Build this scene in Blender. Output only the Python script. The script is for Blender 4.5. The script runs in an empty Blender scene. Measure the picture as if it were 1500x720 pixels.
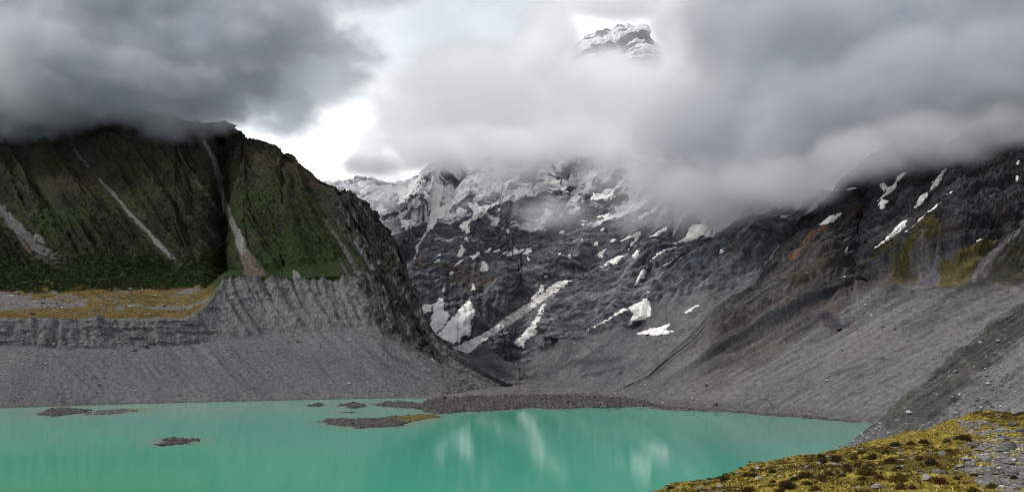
import bpy, math, random
import numpy as np
from mathutils import Vector

random.seed(7)
rng = np.random.default_rng(11)
scene = bpy.context.scene
COL = scene.collection

# ------------------------------------------------------------------ camera
# camera at (0,0,CZ) looking level along +Y with a rising-front shift; lake surface at z = 0 (metres)
F, CX, HY, CZ = 1299.0, 750.0, 490.0, 70.0
cam = bpy.data.cameras.new("camera")
cam.sensor_width = 36.0
cam.lens = F / 1500.0 * 36.0
cam.shift_y = (HY - 360.0) / 1500.0
cam.clip_start, cam.clip_end = 0.5, 60000.0
camo = bpy.data.objects.new("camera", cam)
camo.location = (0, 0, CZ)
camo.rotation_euler = (math.pi / 2, 0, 0)
COL.objects.link(camo)
scene.camera = camo


def P(px, py, Y):
    return np.array([(px - CX) / F * Y, Y, CZ + (HY - py) / F * Y])


# ------------------------------------------------------------------ noise (numpy gradient noise)
_g = np.random.default_rng(5).normal(size=(256, 3)).astype(np.float32)
_g /= np.linalg.norm(_g, axis=1)[:, None]


def _hash(ix, iy, iz, seed):
    h = (ix.astype(np.uint32) * np.uint32(374761393) + iy.astype(np.uint32) * np.uint32(668265263)
         + iz.astype(np.uint32) * np.uint32(2147483647) + np.uint32((seed * 974711 + 12345) & 0xffffffff))
    h ^= h >> np.uint32(13)
    h *= np.uint32(1274126177)
    h ^= h >> np.uint32(16)
    h *= np.uint32(2246822519)
    h ^= h >> np.uint32(15)
    return (h & np.uint32(255)).astype(np.int32)


def noise(x, y, z=0.0, seed=0):
    x, y, z = np.broadcast_arrays(np.asarray(x, np.float32), np.asarray(y, np.float32), np.asarray(z, np.float32))
    x0, y0, z0 = np.floor(x), np.floor(y), np.floor(z)
    fx, fy, fz = x - x0, y - y0, z - z0
    ix, iy, iz = x0.astype(np.int32), y0.astype(np.int32), z0.astype(np.int32)
    ux, uy, uz = [t * t * t * (t * (t * 6 - 15) + 10) for t in (fx, fy, fz)]
    out = 0
    for dx in (0, 1):
        wx = ux if dx else 1 - ux
        for dy in (0, 1):
            wy = uy if dy else 1 - uy
            for dz in (0, 1):
                wz = uz if dz else 1 - uz
                g = _g[_hash(ix + dx, iy + dy, iz + dz, seed)]
                out = out + wx * wy * wz * (g[..., 0] * (fx - dx) + g[..., 1] * (fy - dy) + g[..., 2] * (fz - dz))
    return out * 1.6


def fbm(x, y, z=0.0, seed=0, octv=4, gain=0.5, lac=2.03):
    s, a, t = 0, 1.0, 0
    for i in range(octv):
        s = s + a * noise(np.asarray(x) * lac ** i, np.asarray(y) * lac ** i, np.asarray(z) * lac ** i, seed + i * 17)
        t += a
        a *= gain
    return s / t * 1.5


def ridged(x, y, z=0.0, seed=0, octv=4, gain=0.5, lac=2.03):
    s, a, t = 0, 1.0, 0
    for i in range(octv):
        s = s + a * (1 - 2 * np.abs(noise(np.asarray(x) * lac ** i, np.asarray(y) * lac ** i, np.asarray(z) * lac ** i, seed + i * 17)))
        t += a
        a *= gain
    return s / t          # about -0.4 .. 1


def sstep(a, b, x):
    t = np.clip((x - a) / (b - a), 0, 1)
    return t * t * (3 - 2 * t)


def lerp(a, b, t):
    return a + (b - a) * t


def seg_dist(px, py, pts):
    """distance of points to a polyline, and the fraction along it"""
    pts = np.asarray(pts, float)
    best = np.full(np.shape(px), 1e9)
    frac = np.zeros(np.shape(px))
    n = len(pts) - 1
    for i in range(n):
        a, b = pts[i], pts[i + 1]
        d = b - a
        t = np.clip(((px - a[0]) * d[0] + (py - a[1]) * d[1]) / max(1e-9, d @ d), 0, 1)
        q = np.hypot(px - a[0] - t * d[0], py - a[1] - t * d[1])
        m = q < best
        best = np.where(m, q, best)
        frac = np.where(m, (i + t) / n, frac)
    return best, frac


def poly_sd(px, py, pts):
    """signed distance to polygon, positive inside"""
    pts = np.asarray(pts, float)
    d, _ = seg_dist(px, py, np.vstack([pts, pts[:1]]))
    ins = np.zeros(np.shape(px), bool)
    n = len(pts)
    for i in range(n):
        x1, y1 = pts[i]
        x2, y2 = pts[(i + 1) % n]
        if y1 == y2:
            continue
        c = ((y1 > py) != (y2 > py)) & (px < (x2 - x1) * (py - y1) / (y2 - y1) + x1)
        ins ^= c
    return np.where(ins, d, -d)


def crop(pts, ox, oy, s):
    return [(ox + x / s, oy + y / s) for x, y in pts]


def smooth(a, n, axis):
    if n < 1:
        return a
    k = np.hanning(2 * n + 3)[1:-1]
    k /= k.sum()
    pad = [(0, 0)] * a.ndim
    pad[axis] = (n, n)
    b = np.pad(a, pad, mode='reflect', reflect_type='odd')
    out = 0
    L = a.shape[axis]
    for i, w in enumerate(k):
        sl = [slice(None)] * a.ndim
        sl[axis] = slice(i, i + L)
        out = out + w * b[tuple(sl)]
    return out


# ------------------------------------------------------------------ mesh helpers
def mesh_np(name, V, Fq, cols=None, smooth_sh=True, nper=4):
    me = bpy.data.meshes.new(name)
    V = np.asarray(V, np.float32).reshape(-1, 3)
    Fq = np.asarray(Fq, np.int32).reshape(-1, nper)
    me.vertices.add(len(V))
    me.vertices.foreach_set('co', V.ravel())
    me.loops.add(Fq.size)
    me.loops.foreach_set('vertex_index', Fq.ravel())
    me.polygons.add(len(Fq))
    me.polygons.foreach_set('loop_start', np.arange(0, Fq.size, nper, dtype=np.int32))
    me.update(calc_edges=True)
    me.polygons.foreach_set('use_smooth', np.full(len(Fq), smooth_sh))
    if cols is not None:
        a = me.color_attributes.new('Col', 'FLOAT_COLOR', 'POINT')
        c = np.ones((len(V), 4), np.float32)
        c[:, :3] = np.asarray(cols, np.float32).reshape(-1, 3)
        a.data.foreach_set('color', c.ravel())
    me.validate()
    return me


def link(name, me, mat=None, parent=None, **props):
    o = bpy.data.objects.new(name, me)
    COL.objects.link(o)
    if mat is not None:
        me.materials.append(mat)
    if parent is not None:
        o.parent = parent
    for k, v in props.items():
        o[k] = v
    return o


def grid_faces(nv, nu, mask=None):
    i = np.arange(nv - 1)[:, None] * nu + np.arange(nu - 1)[None, :]
    f = np.stack([i, i + 1, i + nu + 1, i + nu], -1)
    if mask is not None:
        return f[mask]
    return f.reshape(-1, 4)


def biggest(ok):
    """largest connected piece of a mask on a grid"""
    lab = np.where(ok, np.arange(1, ok.size + 1).reshape(ok.shape), 0)
    while True:
        b = np.pad(lab, 1)
        n = np.maximum.reduce([b[1:-1, 1:-1], b[:-2, 1:-1], b[2:, 1:-1], b[1:-1, :-2], b[1:-1, 2:]])
        n = np.where(ok, n, 0)
        for ax in (0, 1):          # sweep along rows and columns so that labels travel fast
            for rev in (False, True):
                a = np.moveaxis(n, ax, 0); a = a[::-1] if rev else a
                for i in range(1, len(a)):
                    a[i] = np.where(a[i] > 0, np.maximum(a[i], a[i - 1]), 0)
        if (n == lab).all():
            break
        lab = n
    ids, cnt = np.unique(lab[lab > 0], return_counts=True)
    return lab == ids[np.argmax(cnt)] if len(ids) else ok


# ------------------------------------------------------------------ materials
def nmat(name):
    m = bpy.data.materials.new(name)
    m.use_nodes = True
    nt = m.node_tree
    b = nt.nodes['Principled BSDF']
    return m, nt, b


def terrain_mat(name, fine, rough=0.95, bump=0.6, bdist=0.5, spec=0.15, vary=0.45, second=None):
    """vertex albedo broken up by procedural grain at two scales, with bump"""
    m, nt, b = nmat(name)
    N, L = nt.nodes, nt.links
    at = N.new('ShaderNodeVertexColor'); at.layer_name = 'Col'
    geo = N.new('ShaderNodeNewGeometry')
    n1 = N.new('ShaderNodeTexNoise'); n1.inputs['Scale'].default_value = fine
    n1.inputs['Detail'].default_value = 5; n1.inputs['Roughness'].default_value = 0.7
    L.new(geo.outputs['Position'], n1.inputs['Vector'])
    mr = N.new('ShaderNodeMapRange')
    mr.inputs['From Min'].default_value = 0.25; mr.inputs['From Max'].default_value = 0.75
    mr.inputs['To Min'].default_value = .88 * (1 - vary); mr.inputs['To Max'].default_value = .88 * (1 + vary)
    L.new(n1.outputs['Fac'], mr.inputs['Value'])
    v = N.new('ShaderNodeVectorMath'); v.operation = 'SCALE'
    L.new(at.outputs['Color'], v.inputs[0]); L.new(mr.outputs['Result'], v.inputs['Scale'])
    L.new(v.outputs['Vector'], b.inputs['Base Color'])
    b.inputs['Roughness'].default_value = rough
    b.inputs['Specular IOR Level'].default_value = spec
    bp = N.new('ShaderNodeBump'); bp.inputs['Strength'].default_value = bump
    bp.inputs['Distance'].default_value = bdist
    L.new(n1.outputs['Fac'], bp.inputs['Height']); L.new(bp.outputs['Normal'], b.inputs['Normal'])
    return m


M_rock = terrain_mat('mountain_rock', 0.22, bump=1.0, bdist=2.5)
M_scree = terrain_mat('moraine_gravel', 0.45, bump=0.9, bdist=1.0, vary=0.5)
M_far = terrain_mat('far_rock', 0.10, bump=1.0, bdist=4.0, vary=0.5)
M_near = terrain_mat('near_ground', 6.0, bump=0.8, bdist=0.08, vary=0.5)
M_stone = terrain_mat('stone', 1.2, bump=0.8, bdist=0.3, vary=0.45)
M_leaf = terrain_mat('foliage', 3.0, bump=0.0, vary=0.35, rough=0.85)


def snow_mat():
    m, nt, b = nmat('old_snow')
    N, L = nt.nodes, nt.links
    at = N.new('ShaderNodeVertexColor'); at.layer_name = 'Col'
    geo = N.new('ShaderNodeNewGeometry')
    n1 = N.new('ShaderNodeTexNoise'); n1.inputs['Scale'].default_value = 0.09
    n1.inputs['Detail'].default_value = 6; n1.inputs['Roughness'].default_value = 0.65
    L.new(geo.outputs['Position'], n1.inputs['Vector'])
    mr = N.new('ShaderNodeMapRange')
    mr.inputs['From Min'].default_value = 0.3; mr.inputs['From Max'].default_value = 0.6
    mr.inputs['To Min'].default_value = 0.82; mr.inputs['To Max'].default_value = 1.0
    L.new(n1.outputs['Fac'], mr.inputs['Value'])
    v = N.new('ShaderNodeVectorMath'); v.operation = 'SCALE'
    L.new(at.outputs['Color'], v.inputs[0]); L.new(mr.outputs['Result'], v.inputs['Scale'])
    L.new(v.outputs['Vector'], b.inputs['Base Color'])
    b.inputs['Roughness'].default_value = 0.7
    b.inputs['Specular IOR Level'].default_value = 0.3
    bp = N.new('ShaderNodeBump'); bp.inputs['Strength'].default_value = 0.5; bp.inputs['Distance'].default_value = 2.0
    L.new(n1.outputs['Fac'], bp.inputs['Height']); L.new(bp.outputs['Normal'], b.inputs['Normal'])
    return m


M_snow = snow_mat()


# ------------------------------------------------------------------ lofted terrain
class Loft:
    """terrain from profile curves that run across the valley: each curve gives, per direction, where it is
    seen and how steep the ground leading up to it is; distances follow from the steepness"""

    def __init__(self, px0, px1, du, first, curves, rows, su=6, sv=4):
        nu = int((px1 - px0) / du) + 1
        px = np.linspace(px0, px1, nu)
        T = lambda t: smooth(np.interp(px, [a for a, _ in t], [b for _, b in t]), su, 0) if isinstance(t, list) else np.full(nu, float(t))
        Yc, Zc = [], []
        py0, z0 = first                              # first curve: lies at height z0
        p = T(py0)
        Y = (CZ - z0) * F / (p - HY)
        Yc.append(Y - 25); Zc.append(np.full(nu, z0 - 9.0))
        Yc.append(Y); Zc.append(np.full(nu, float(z0)))
        for cpy, ang in curves:
            y1, z1 = Yc[-1], Zc[-1]
            if cpy is None:                          # behind the crest: run on for a fixed length at a falling angle
                ln, a = ang
                Yc.append(y1 + ln); Zc.append(z1 + ln * math.tan(math.radians(a)))
                continue
            ta = np.tan(np.radians(T(ang)))
            k = (HY - T(cpy)) / F
            y2 = (CZ - z1 + ta * y1) / np.maximum(ta - k, 0.02)
            y2 = np.maximum(y2, y1 + 1.0)
            Yc.append(y2); Zc.append(CZ + k * y2)
        Ys, Zs = [], []
        self.seg = []
        for i, n in enumerate(rows):
            t = np.arange(n)[:, None] / n
            Ys.append(lerp(Yc[i][None], Yc[i + 1][None], t)); Zs.append(lerp(Zc[i][None], Zc[i + 1][None], t))
            self.seg += [i + q for q in np.arange(n) / n]
        Ys.append(Yc[-1][None]); Zs.append(Zc[-1][None]); self.seg.append(len(rows))
        self.seg = np.array(self.seg)[:, None] * np.ones((1, nu))
        Y, Z = np.vstack(Ys), np.vstack(Zs)
        Y, Z = smooth(Y, sv, 0), smooth(Z, sv, 0)
        Y, Z = smooth(Y, 2, 1), smooth(Z, 2, 1)
        self.px = np.broadcast_to(px, Y.shape)
        self.X, self.Y, self.Z = (self.px - CX) / F * Y, Y, Z
        self.shape = Y.shape
        self.base()

    def base(self):
        self.py = HY - (self.Z - CZ) / self.Y * F
        Xv, Xu = np.gradient(self.X); Yv, Yu = np.gradient(self.Y); Zv, Zu = np.gradient(self.Z)
        n = np.stack([Yu * Zv - Zu * Yv, Zu * Xv - Xu * Zv, Xu * Yv - Yu * Xv], -1)
        n /= np.linalg.norm(n, axis=-1)[..., None] + 1e-9
        n *= np.sign(n[..., 2:3] + 1e-9)
        self.N = n
        det = Xu * Yv - Xv * Yu
        det = np.where(np.abs(det) < 1e-6, 1e-6, det)
        gx = (Zu * Yv - Zv * Yu) / det
        gy = (Xu * Zv - Xv * Zu) / det
        self.slope = np.degrees(np.arctan(np.hypot(gx, gy)))
        self.g = (gx, gy)
        self.J = (Xu, Xv, Yu, Yv, det)

    def field(self, h, bias=(0, 0)):
        gx, gy = self.g
        Xu, Xv, Yu, Yv, det = self.J
        gx, gy = smooth(smooth(gx, 22, 0), 22, 1), smooth(smooth(gy, 22, 0), 22, 1)
        gl = np.hypot(gx, gy) + 1e-6
        dx, dy = gx / gl + bias[0], gy / gl + bias[1]
        l = np.hypot(dx, dy) + 1e-6
        k = h / np.sqrt(1 + gl ** 2) / l
        dx, dy = dx * k, dy * k
        du = (dx * Yv - dy * Xv) / det
        dv = (Xu * dy - Yu * dx) / det
        return np.clip(du, -3, 3), np.clip(dv, -3, 3)

    def lic(self, n, steps, h, bias=(0, 0), warp=0.0):
        """noise smeared along the fall line: real gullies and streaks"""
        du, dv = self.field(h, bias)
        nv, nu = self.shape
        acc = n.copy()
        for sgn in (1, -1):
            u = np.broadcast_to(np.arange(nu, dtype=float), self.shape).copy()
            v = np.broadcast_to(np.arange(nv, dtype=float)[:, None], self.shape).copy()
            for s in range(steps):
                iu = np.clip(np.rint(u), 0, nu - 1).astype(int); iv = np.clip(np.rint(v), 0, nv - 1).astype(int)
                u += sgn * du[iv, iu]; v += sgn * dv[iv, iu]
                iu = np.clip(np.rint(u), 0, nu - 1).astype(int); iv = np.clip(np.rint(v), 0, nv - 1).astype(int)
                acc += n[iv, iu]
        acc -= acc.mean()
        return acc / (acc.std() + 1e-9)

    def n3(self, scale, seed, octv=4, sz=1.0, gain=0.5):
        return fbm(self.X / scale, self.Y / scale, self.Z / scale * sz, seed, octv, gain)

    def r3(self, scale, seed, octv=4, sz=1.0, gain=0.5):
        return ridged(self.X / scale, self.Y / scale, self.Z / scale * sz, seed, octv, gain)

    def displace(self, d, along=None):
        n = self.N if along is None else along
        self.DX, self.DY, self.DZ = self.X + n[..., 0] * d, self.Y + n[..., 1] * d, self.Z + n[..., 2] * d
        self.rpx = CX + self.DX / self.DY * F
        self.rpy = HY - (self.DZ - CZ) / self.DY * F

    def verts(self):
        return np.stack([self.DX, self.DY, self.DZ], -1)

    def build(self, name, col, mat, **props):
        me = mesh_np(name, self.verts(), grid_faces(*self.shape), col)
        return link(name, me, mat, **props)

    def sample(self, arr, v, u):
        nv, nu = self.shape
        v = np.clip(v, 0, nv - 1.001); u = np.clip(u, 0, nu - 1.001)
        iv, iu = v.astype(int), u.astype(int)
        fv, fu = v - iv, u - iu
        if arr.ndim == 3:
            fv, fu = fv[..., None], fu[..., None]
        return (arr[iv, iu] * (1 - fv) * (1 - fu) + arr[iv + 1, iu] * fv * (1 - fu)
                + arr[iv, iu + 1] * (1 - fv) * fu + arr[iv + 1, iu + 1] * fv * fu)


class LoftD(Loft):
    """the same, from curves given as (where seen, how far away)"""

    def __init__(self, px0, px1, du, curves, rows, su=6, sv=4):
        nu = int((px1 - px0) / du) + 1
        px = np.linspace(px0, px1, nu)
        T = lambda t: smooth(np.interp(px, [a for a, _ in t], [b for _, b in t]), su, 0) if isinstance(t, list) else np.full(nu, float(t))
        Yc = [T(b) for a, b in curves]
        Zc = [CZ + (HY - T(a)) / F * y for (a, b), y in zip(curves, Yc)]
        Ys, Zs, seg = [], [], []
        for i, n in enumerate(rows):
            t = np.arange(n)[:, None] / n
            Ys.append(lerp(Yc[i][None], Yc[i + 1][None], t)); Zs.append(lerp(Zc[i][None], Zc[i + 1][None], t))
            seg += [i + q for q in np.arange(n) / n]
        Ys.append(Yc[-1][None]); Zs.append(Zc[-1][None]); seg.append(len(rows))
        self.seg = np.array(seg)[:, None] * np.ones((1, nu))
        Y, Z = smooth(np.vstack(Ys), sv, 0), smooth(np.vstack(Zs), sv, 0)
        self.px = np.broadcast_to(px, Y.shape)
        self.X, self.Y, self.Z = (self.px - CX) / F * Y, Y, Z
        self.shape = Y.shape
        self.base()


def at_pixel(lo, px, py):
    """the point of a terrain that is seen in a given direction (nearest one)"""
    d = np.hypot(lo.rpx - px, lo.rpy - py)
    m = d < max(2.2, d.min() * 1.3)
    Yq = np.where(m, lo.DY, 1e9)
    i = np.unravel_index(np.argmin(Yq), Yq.shape)
    return np.array([lo.DX[i], lo.DY[i], lo.DZ[i]]), lo.N[i]


C = lambda r, g, b: np.array([r, g, b], float)


def srgb(r, g, b):
    c = np.array([r, g, b]) / 255.0
    return np.where(c <= 0.04045, c / 12.92, ((c + 0.055) / 1.055) ** 2.4)


def mixc(a, b, t):
    return a * (1 - t[..., None]) + b * t[..., None]


GREY_SCREE = C(0.140, 0.139, 0.146)
DARK_ROCK = C(0.050, 0.052, 0.060)
PALE_ROCK = C(0.17, 0.17, 0.175)

#@@LEFT
# ================================================================== left: moraine wall, bench and scrub-covered mountain
L = Loft(-160, 775, 1.15,
         ([(-160, 600), (0, 597), (200, 591), (400, 586), (560, 583), (650, 580), (740, 573), (775, 568)], 0),
         [  # (seen at, steepness of the ground leading up to it)
             ([(-160, 506), (0, 506), (150, 512), (250, 508), (320, 500), (400, 494), (470, 488), (540, 486), (580, 500), (620, 522), (660, 540), (700, 554), (740, 568), (775, 566)], 32),
             ([(-160, 468), (262, 467), (284, 462), (300, 448), (314, 428), (330, 403), (350, 400), (420, 407), (500, 404), (540, 404), (570, 430), (600, 470), (620, 500), (660, 532), (700, 549.5), (740, 567), (775, 565)],
              [(-160, 58), (280, 58), (320, 44), (480, 42), (560, 50), (640, 45), (775, 35)]),
             ([(-160, 428), (0, 430), (290, 424), (300, 423), (326, 397), (350, 398), (420, 405), (500, 399), (540, 392), (570, 415), (600, 462), (620, 494), (660, 528), (700, 547.5), (740, 566), (775, 564.5)],
              [(-160, 16), (290, 18), (330, 6), (420, 6), (520, 35), (775, 40)]),
             ([(-160, 398), (0, 398), (290, 396), (326, 392), (400, 392), (500, 380), (540, 368), (570, 385), (600, 448), (620, 484), (660, 522), (700, 545), (740, 565), (775, 564)],
              [(-160, 24), (400, 30), (540, 42), (775, 42)]),
             ([(-160, 290), (340, 290), (440, 300), (500, 318), (540, 328), (565, 352), (590, 402), (610, 450), (622, 477), (660, 518), (700, 543), (740, 564), (775, 563.5)], 39),
             ([(-160, 150), (330, 172), (350, 193), (375, 205), (400, 216), (440, 236), (470, 256), (500, 270), (525, 283), (550, 313), (575, 352), (590, 384), (600, 415), (610, 440), (622, 470), (660, 512), (700, 541), (740, 563), (775, 563)], 41),
             (None, (160, -38)),
         ], [8, 95, 40, 40, 40, 100, 100, 25])
px, py = L.px + 5 * L.n3(60, 3, 3), L.py + 4 * L.n3(50, 4, 3)
w0 = L.n3(26, 21, 4)
BI = (-.75 * sstep(1.9, 5.0, L.seg) - .75 * sstep(0, 300, L.px) * (1 - sstep(1.9, 3.2, L.seg)), 0)
gul = L.lic(L.n3(30, 1, 3), 45, 4.0, BI)
gul2 = L.lic(L.n3(9, 2, 3), 16, 3.0, BI)
stk = L.lic(rng.normal(size=L.shape), 14, 1.6, BI)
rk = L.r3(38, 5, 6, gain=0.6)
rk2 = L.n3(14, 6, 5, gain=0.65)
seg = L.seg
# zones
mtn = sstep(4.6, 5.4, seg + 0.25 * w0)
wall = sstep(2.0, 2.12, seg) * (1 - sstep(3.0, 3.06, seg))
scree = 1 - sstep(1.97, 2.1, seg + 0.10 * L.n3(30, 31, 4))
rockend = sstep(-26, 30, px - 492 - .34 * (py - 300) + 26 * w0 + 8 * gul2) * sstep(1.75, 2.3, seg) * sstep(18, -14, py - 506 - .22 * (px - 560) + 14 * w0 + 5 * gul2) * sstep(676, 644, px)      # crags at the end of the ridge
# big spurs between the chutes
chA = [(-60, 250), (0, 305), (40, 345), (70, 378), (100, 396)]
chB = [(96, 190), (122, 232), (150, 268), (190, 312), (232, 358), (270, 394)]
chC = [(296, 188), (315, 228), (323, 262), (327, 292), (342, 330), (358, 366), (368, 400)]
chD = [(255, 195), (275, 240), (300, 285), (325, 316)]
gA, gB, gC, gD = [-60, 285, 0, 0], 0, 0, 0
spur = np.zeros(L.shape)
val = np.full(L.shape, 1e9)
for ch in (chA, chB, chC, [(470, 250), (478, 300), (500, 350), (530, 400)], [(20, 190), (60, 250), (90, 300)]):
    d, fr = seg_dist(px, py, ch)
    val = np.minimum(val, d)
dC_, _f = seg_dist(px, py, chC)
spur = 34 * sstep(5, 78, val) * (.42 + .58 * sstep(0, 120, dC_))
spur *= sstep(4.5, 6.0, seg) * (1 - 0.8 * sstep(6.7, 7.0, seg))
d = spur * (1 - rockend)
chd = sstep(4, 26, val)
d += mtn * chd * (9 - 7.5 * np.abs(gul) - 3.0 * np.abs(gul2) + 4 * L.n3(45, 8, 5) + 3.0 * L.r3(24, 10, 5, gain=.62)) - 8 * mtn * sstep(6.3, 6.9, seg)
d += rockend * (5 * rk - 5 * np.abs(gul) - 3.5 * np.abs(gul2) + 4 * rk2 + 4.5 * L.r3(13, 11, 4, gain=.62) - 1)
# moraine wall: buttresses, undercut bands
wv = .35 + .65 * sstep(-.3, .5, L.n3(80, 18, 3) + .5 * sstep(300, 340, px))
d += wall * (1 - rockend) * (1.5 * gul2 * wv + 1.8 * rk2 + 1.6 * gul * wv + 1.2 * np.maximum(L.r3(16, 20, 5), 0) + 1.5 * L.n3(45, 23, 3))
band = sstep(0.05, 0.5, fbm(L.X / 60, L.Z / 5.0, 0, 12, 4))
d += wall * (1 - rockend) * 2.0 * band
# scree fans
fine = L.lic(L.n3(5, 14, 2), 20, 2.0, BI)
sm_ = sstep(-.2, .6, L.n3(110, 19, 3) + .3 * sstep(450, 560, px))
d += scree * ((.15 + .7 * sm_) * gul + (.05 + .2 * sm_) * fine + 0.5 * L.n3(6, 15, 5, gain=.65))
bench = sstep(3.02, 3.1, seg) * (1 - mtn)
d += bench * (2.0 * L.n3(30, 16, 5) + 0.8 * L.n3(7, 17, 3))
toe = sstep(0.6, 1.3, seg)
endk = sstep(648, 612, L.px)
d = np.where(seg > 1.9, d * (.10 + .90 * endk) + 3.0 * rockend * (1 - endk) * (rk2 - .5 * np.abs(gul2)), d) + 1.2 * L.n3(7, 22, 4) * (1 - endk)
d *= toe
L.displace(d)

# colours -----------------------------------------------------------
g3 = L.n3(90, 41, 4)
veg_dark = mixc(C(.016, .021, .012), C(.036, .040, .018), sstep(-.5, .6, w0 + .5 * gul2 + .35 * g3))
veg = .95 * mixc(veg_dark, C(.024, .039, .012), sstep(.0, .7, L.n3(70, 42, 4) + .9 * sstep(5.2, 4.8, seg) + 0.6 * sstep(350, 470, px) * sstep(6.5, 5.6, seg)))
brown = C(.040, .033, .022)
veg = mixc(veg, brown, sstep(.1, .9, L.n3(55, 43, 5) + .55 * (seg - 5.6)) * .8)
rk3 = L.n3(6.5, 9, 4, gain=.7)
rocky = sstep(.55, 1.0, .75 * rk3 + .35 * rk2 + .38 * (seg - 6.0) + .8 * rockend)
rcol = mixc(C(.050, .050, .056), C(.17, .165, .17), sstep(-.3, .8, rk2 + .4 * L.n3(20, 44, 4)))
rcol = mixc(rcol, C(.030, .027, .022), sstep(.0, .6, L.n3(30, 45, 4) - .2) * .8)
col = mixc(veg, rcol, rocky * sstep(4.8, 5.6, seg) * .6)
rend = mixc(C(.026, .025, .024), C(.185, .18, .185), sstep(.15, 1.15, .6 * rk2 + .7 * rk3 + .45 * gul2 + .2 * rk))
rend = mixc(rend, C(.034, .034, .018), sstep(.1, .7, L.n3(26, 46, 4) - .3 * sstep(560, 620, px)) * .8)
rend = mixc(rend, C(.060, .045, .030), sstep(.4, .9, L.n3(40, 47, 4)) * .6)
col = mixc(col, rend, rockend)
# chutes of pale scree
def chute(pts, w0_, w1_, k=.95, c=C(.17, .165, .16)):
    global col
    dd, fr = seg_dist(L.rpx + 1.6 * noise(L.px / 7, L.py / 7, 0, 51) + 2.5 * noise(L.px / 22, L.py / 22, 0, 52), L.rpy, pts)
    w = 1.0 * lerp(w0_, w1_, fr) * (1 + .5 * noise(L.px / 9, L.py / 9, 0, 53))
    m = sstep(1.15, .7, dd / np.maximum(w, .3)) * k
    cc = c * (1 + .22 * np.clip(stk, -2, 2)[..., None])
    col = mixc(col, cc, m)
chute([(-60, 262), (0, 308), (30, 338), (50, 362), (72, 378), (92, 390)], 5, 13, .9, C(.115, .112, .112))
chute([(38, 352), (48, 375), (52, 392)], 3, 5, .7, C(.11, .075, .045))
chute([(52, 345), (62, 352)], 3, 5, .8)
chute([(102, 208), (122, 236), (128, 243)], 1.5, 3, .5, C(.12, .12, .13))
chute([(146, 262), (170, 290), (205, 328), (240, 366), (268, 392)], 1.7, 4.0)
chute([(300, 208), (314, 236), (322, 262), (325, 285), (333, 312)], 3.2, 4.4, 1.0, C(.20, .195, .19))
chute([(333, 312), (345, 338), (355, 362), (362, 382)], 3.5, 8.5)
chute([(360, 376), (372, 398)], 8, 15, .9, C(.13, .105, .085))
chute([(262, 225), (276, 246), (298, 280), (326, 316)], 1, 1.7, .55, C(.14, .12, .09))
chute([(430, 396), (433, 404)], 2, 6, .9)
chute([(300, 330), (330, 366)], .8, 1.2, .4, C(.14, .12, .08))
# scrub belt and bench
belt = sstep(4.0, 4.15, seg + .12 * L.n3(22, 61, 4)) * (1 - sstep(5.0, 5.3, seg)) * sstep(335, 318, px)
scrub_c = mixc(C(.016, .030, .009), C(.038, .056, .016), sstep(-.5, .7, L.n3(9, 62, 4)))
col = mixc(col, scrub_c, belt * .95 * endk)
bench2 = sstep(3.0, 3.03, seg) * (1 - sstep(4.0, 4.15, seg + .12 * L.n3(22, 61, 4))) * sstep(322, 300, px + 6 * w0)
gold = mixc(C(.142, .100, .030), C(.085, .060, .018), sstep(-.2, .6, L.n3(14, 63, 5)))
stony = sstep(.05, .5, L.n3(34, 64, 5) + .55 * sstep(150, 40, L.px) * sstep(3.25, 3.5, seg) - .35 * sstep(3.3, 3.1, seg) + .2 * stk * .5)
bcol = mixc(gold, C(.165, .160, .168) , stony * .85)
col = mixc(col, bcol, bench2)
tan = sstep(.35, .7, L.n3(28, 65, 3) + .4 * sstep(60, 52, np.abs(L.px - 52) * 3)) * belt * sstep(4.35, 4.1, seg)
col = mixc(col, C(.17, .115, .032), tan)
# gravel wall and scree
grain = rng.normal(size=L.shape).clip(-2, 2.5)
gv = GREY_SCREE * (1 + .06 * np.clip(stk, -2.5, 2.5)[..., None] + (.03 + .05 * sm_[..., None]) * np.clip(fine, -2, 2)[..., None] + .09 * grain[..., None])
gv = mixc(gv, C(.085, .084, .086), sstep(1.5, 2.6, gul + .6 * fine) * .75 * (.3 + .7 * sm_))
gv = mixc(gv, C(.185, .180, .180), sstep(.0, .8, L.n3(90, 71, 4)) * .5)
gv = mixc(gv, C(.105, .104, .110), sstep(.1, .8, L.n3(70, 75, 5)) * .45)
wallc = mixc(C(.150, .148, .152), C(.062, .064, .070), sstep(.1, .9, .8 * rk3 + .45 * rk2 + .4 * gul2 * wv + .45 * band - .1))
wallc = wallc * (1 + .2 * grain[..., None])
wallc = mixc(wallc, C(.20, .20, .205), sstep(.5, 1., L.n3(5, 73, 2)) * .5)
gravelzone = (1 - sstep(3.0, 3.03, seg + .04 * (px > 318))) * (1 - rockend)
col = mixc(col, mixc(gv, wallc, sstep(1.95, 2.15, seg + .12 * L.n3(14, 72, 4))), gravelzone)
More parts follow.
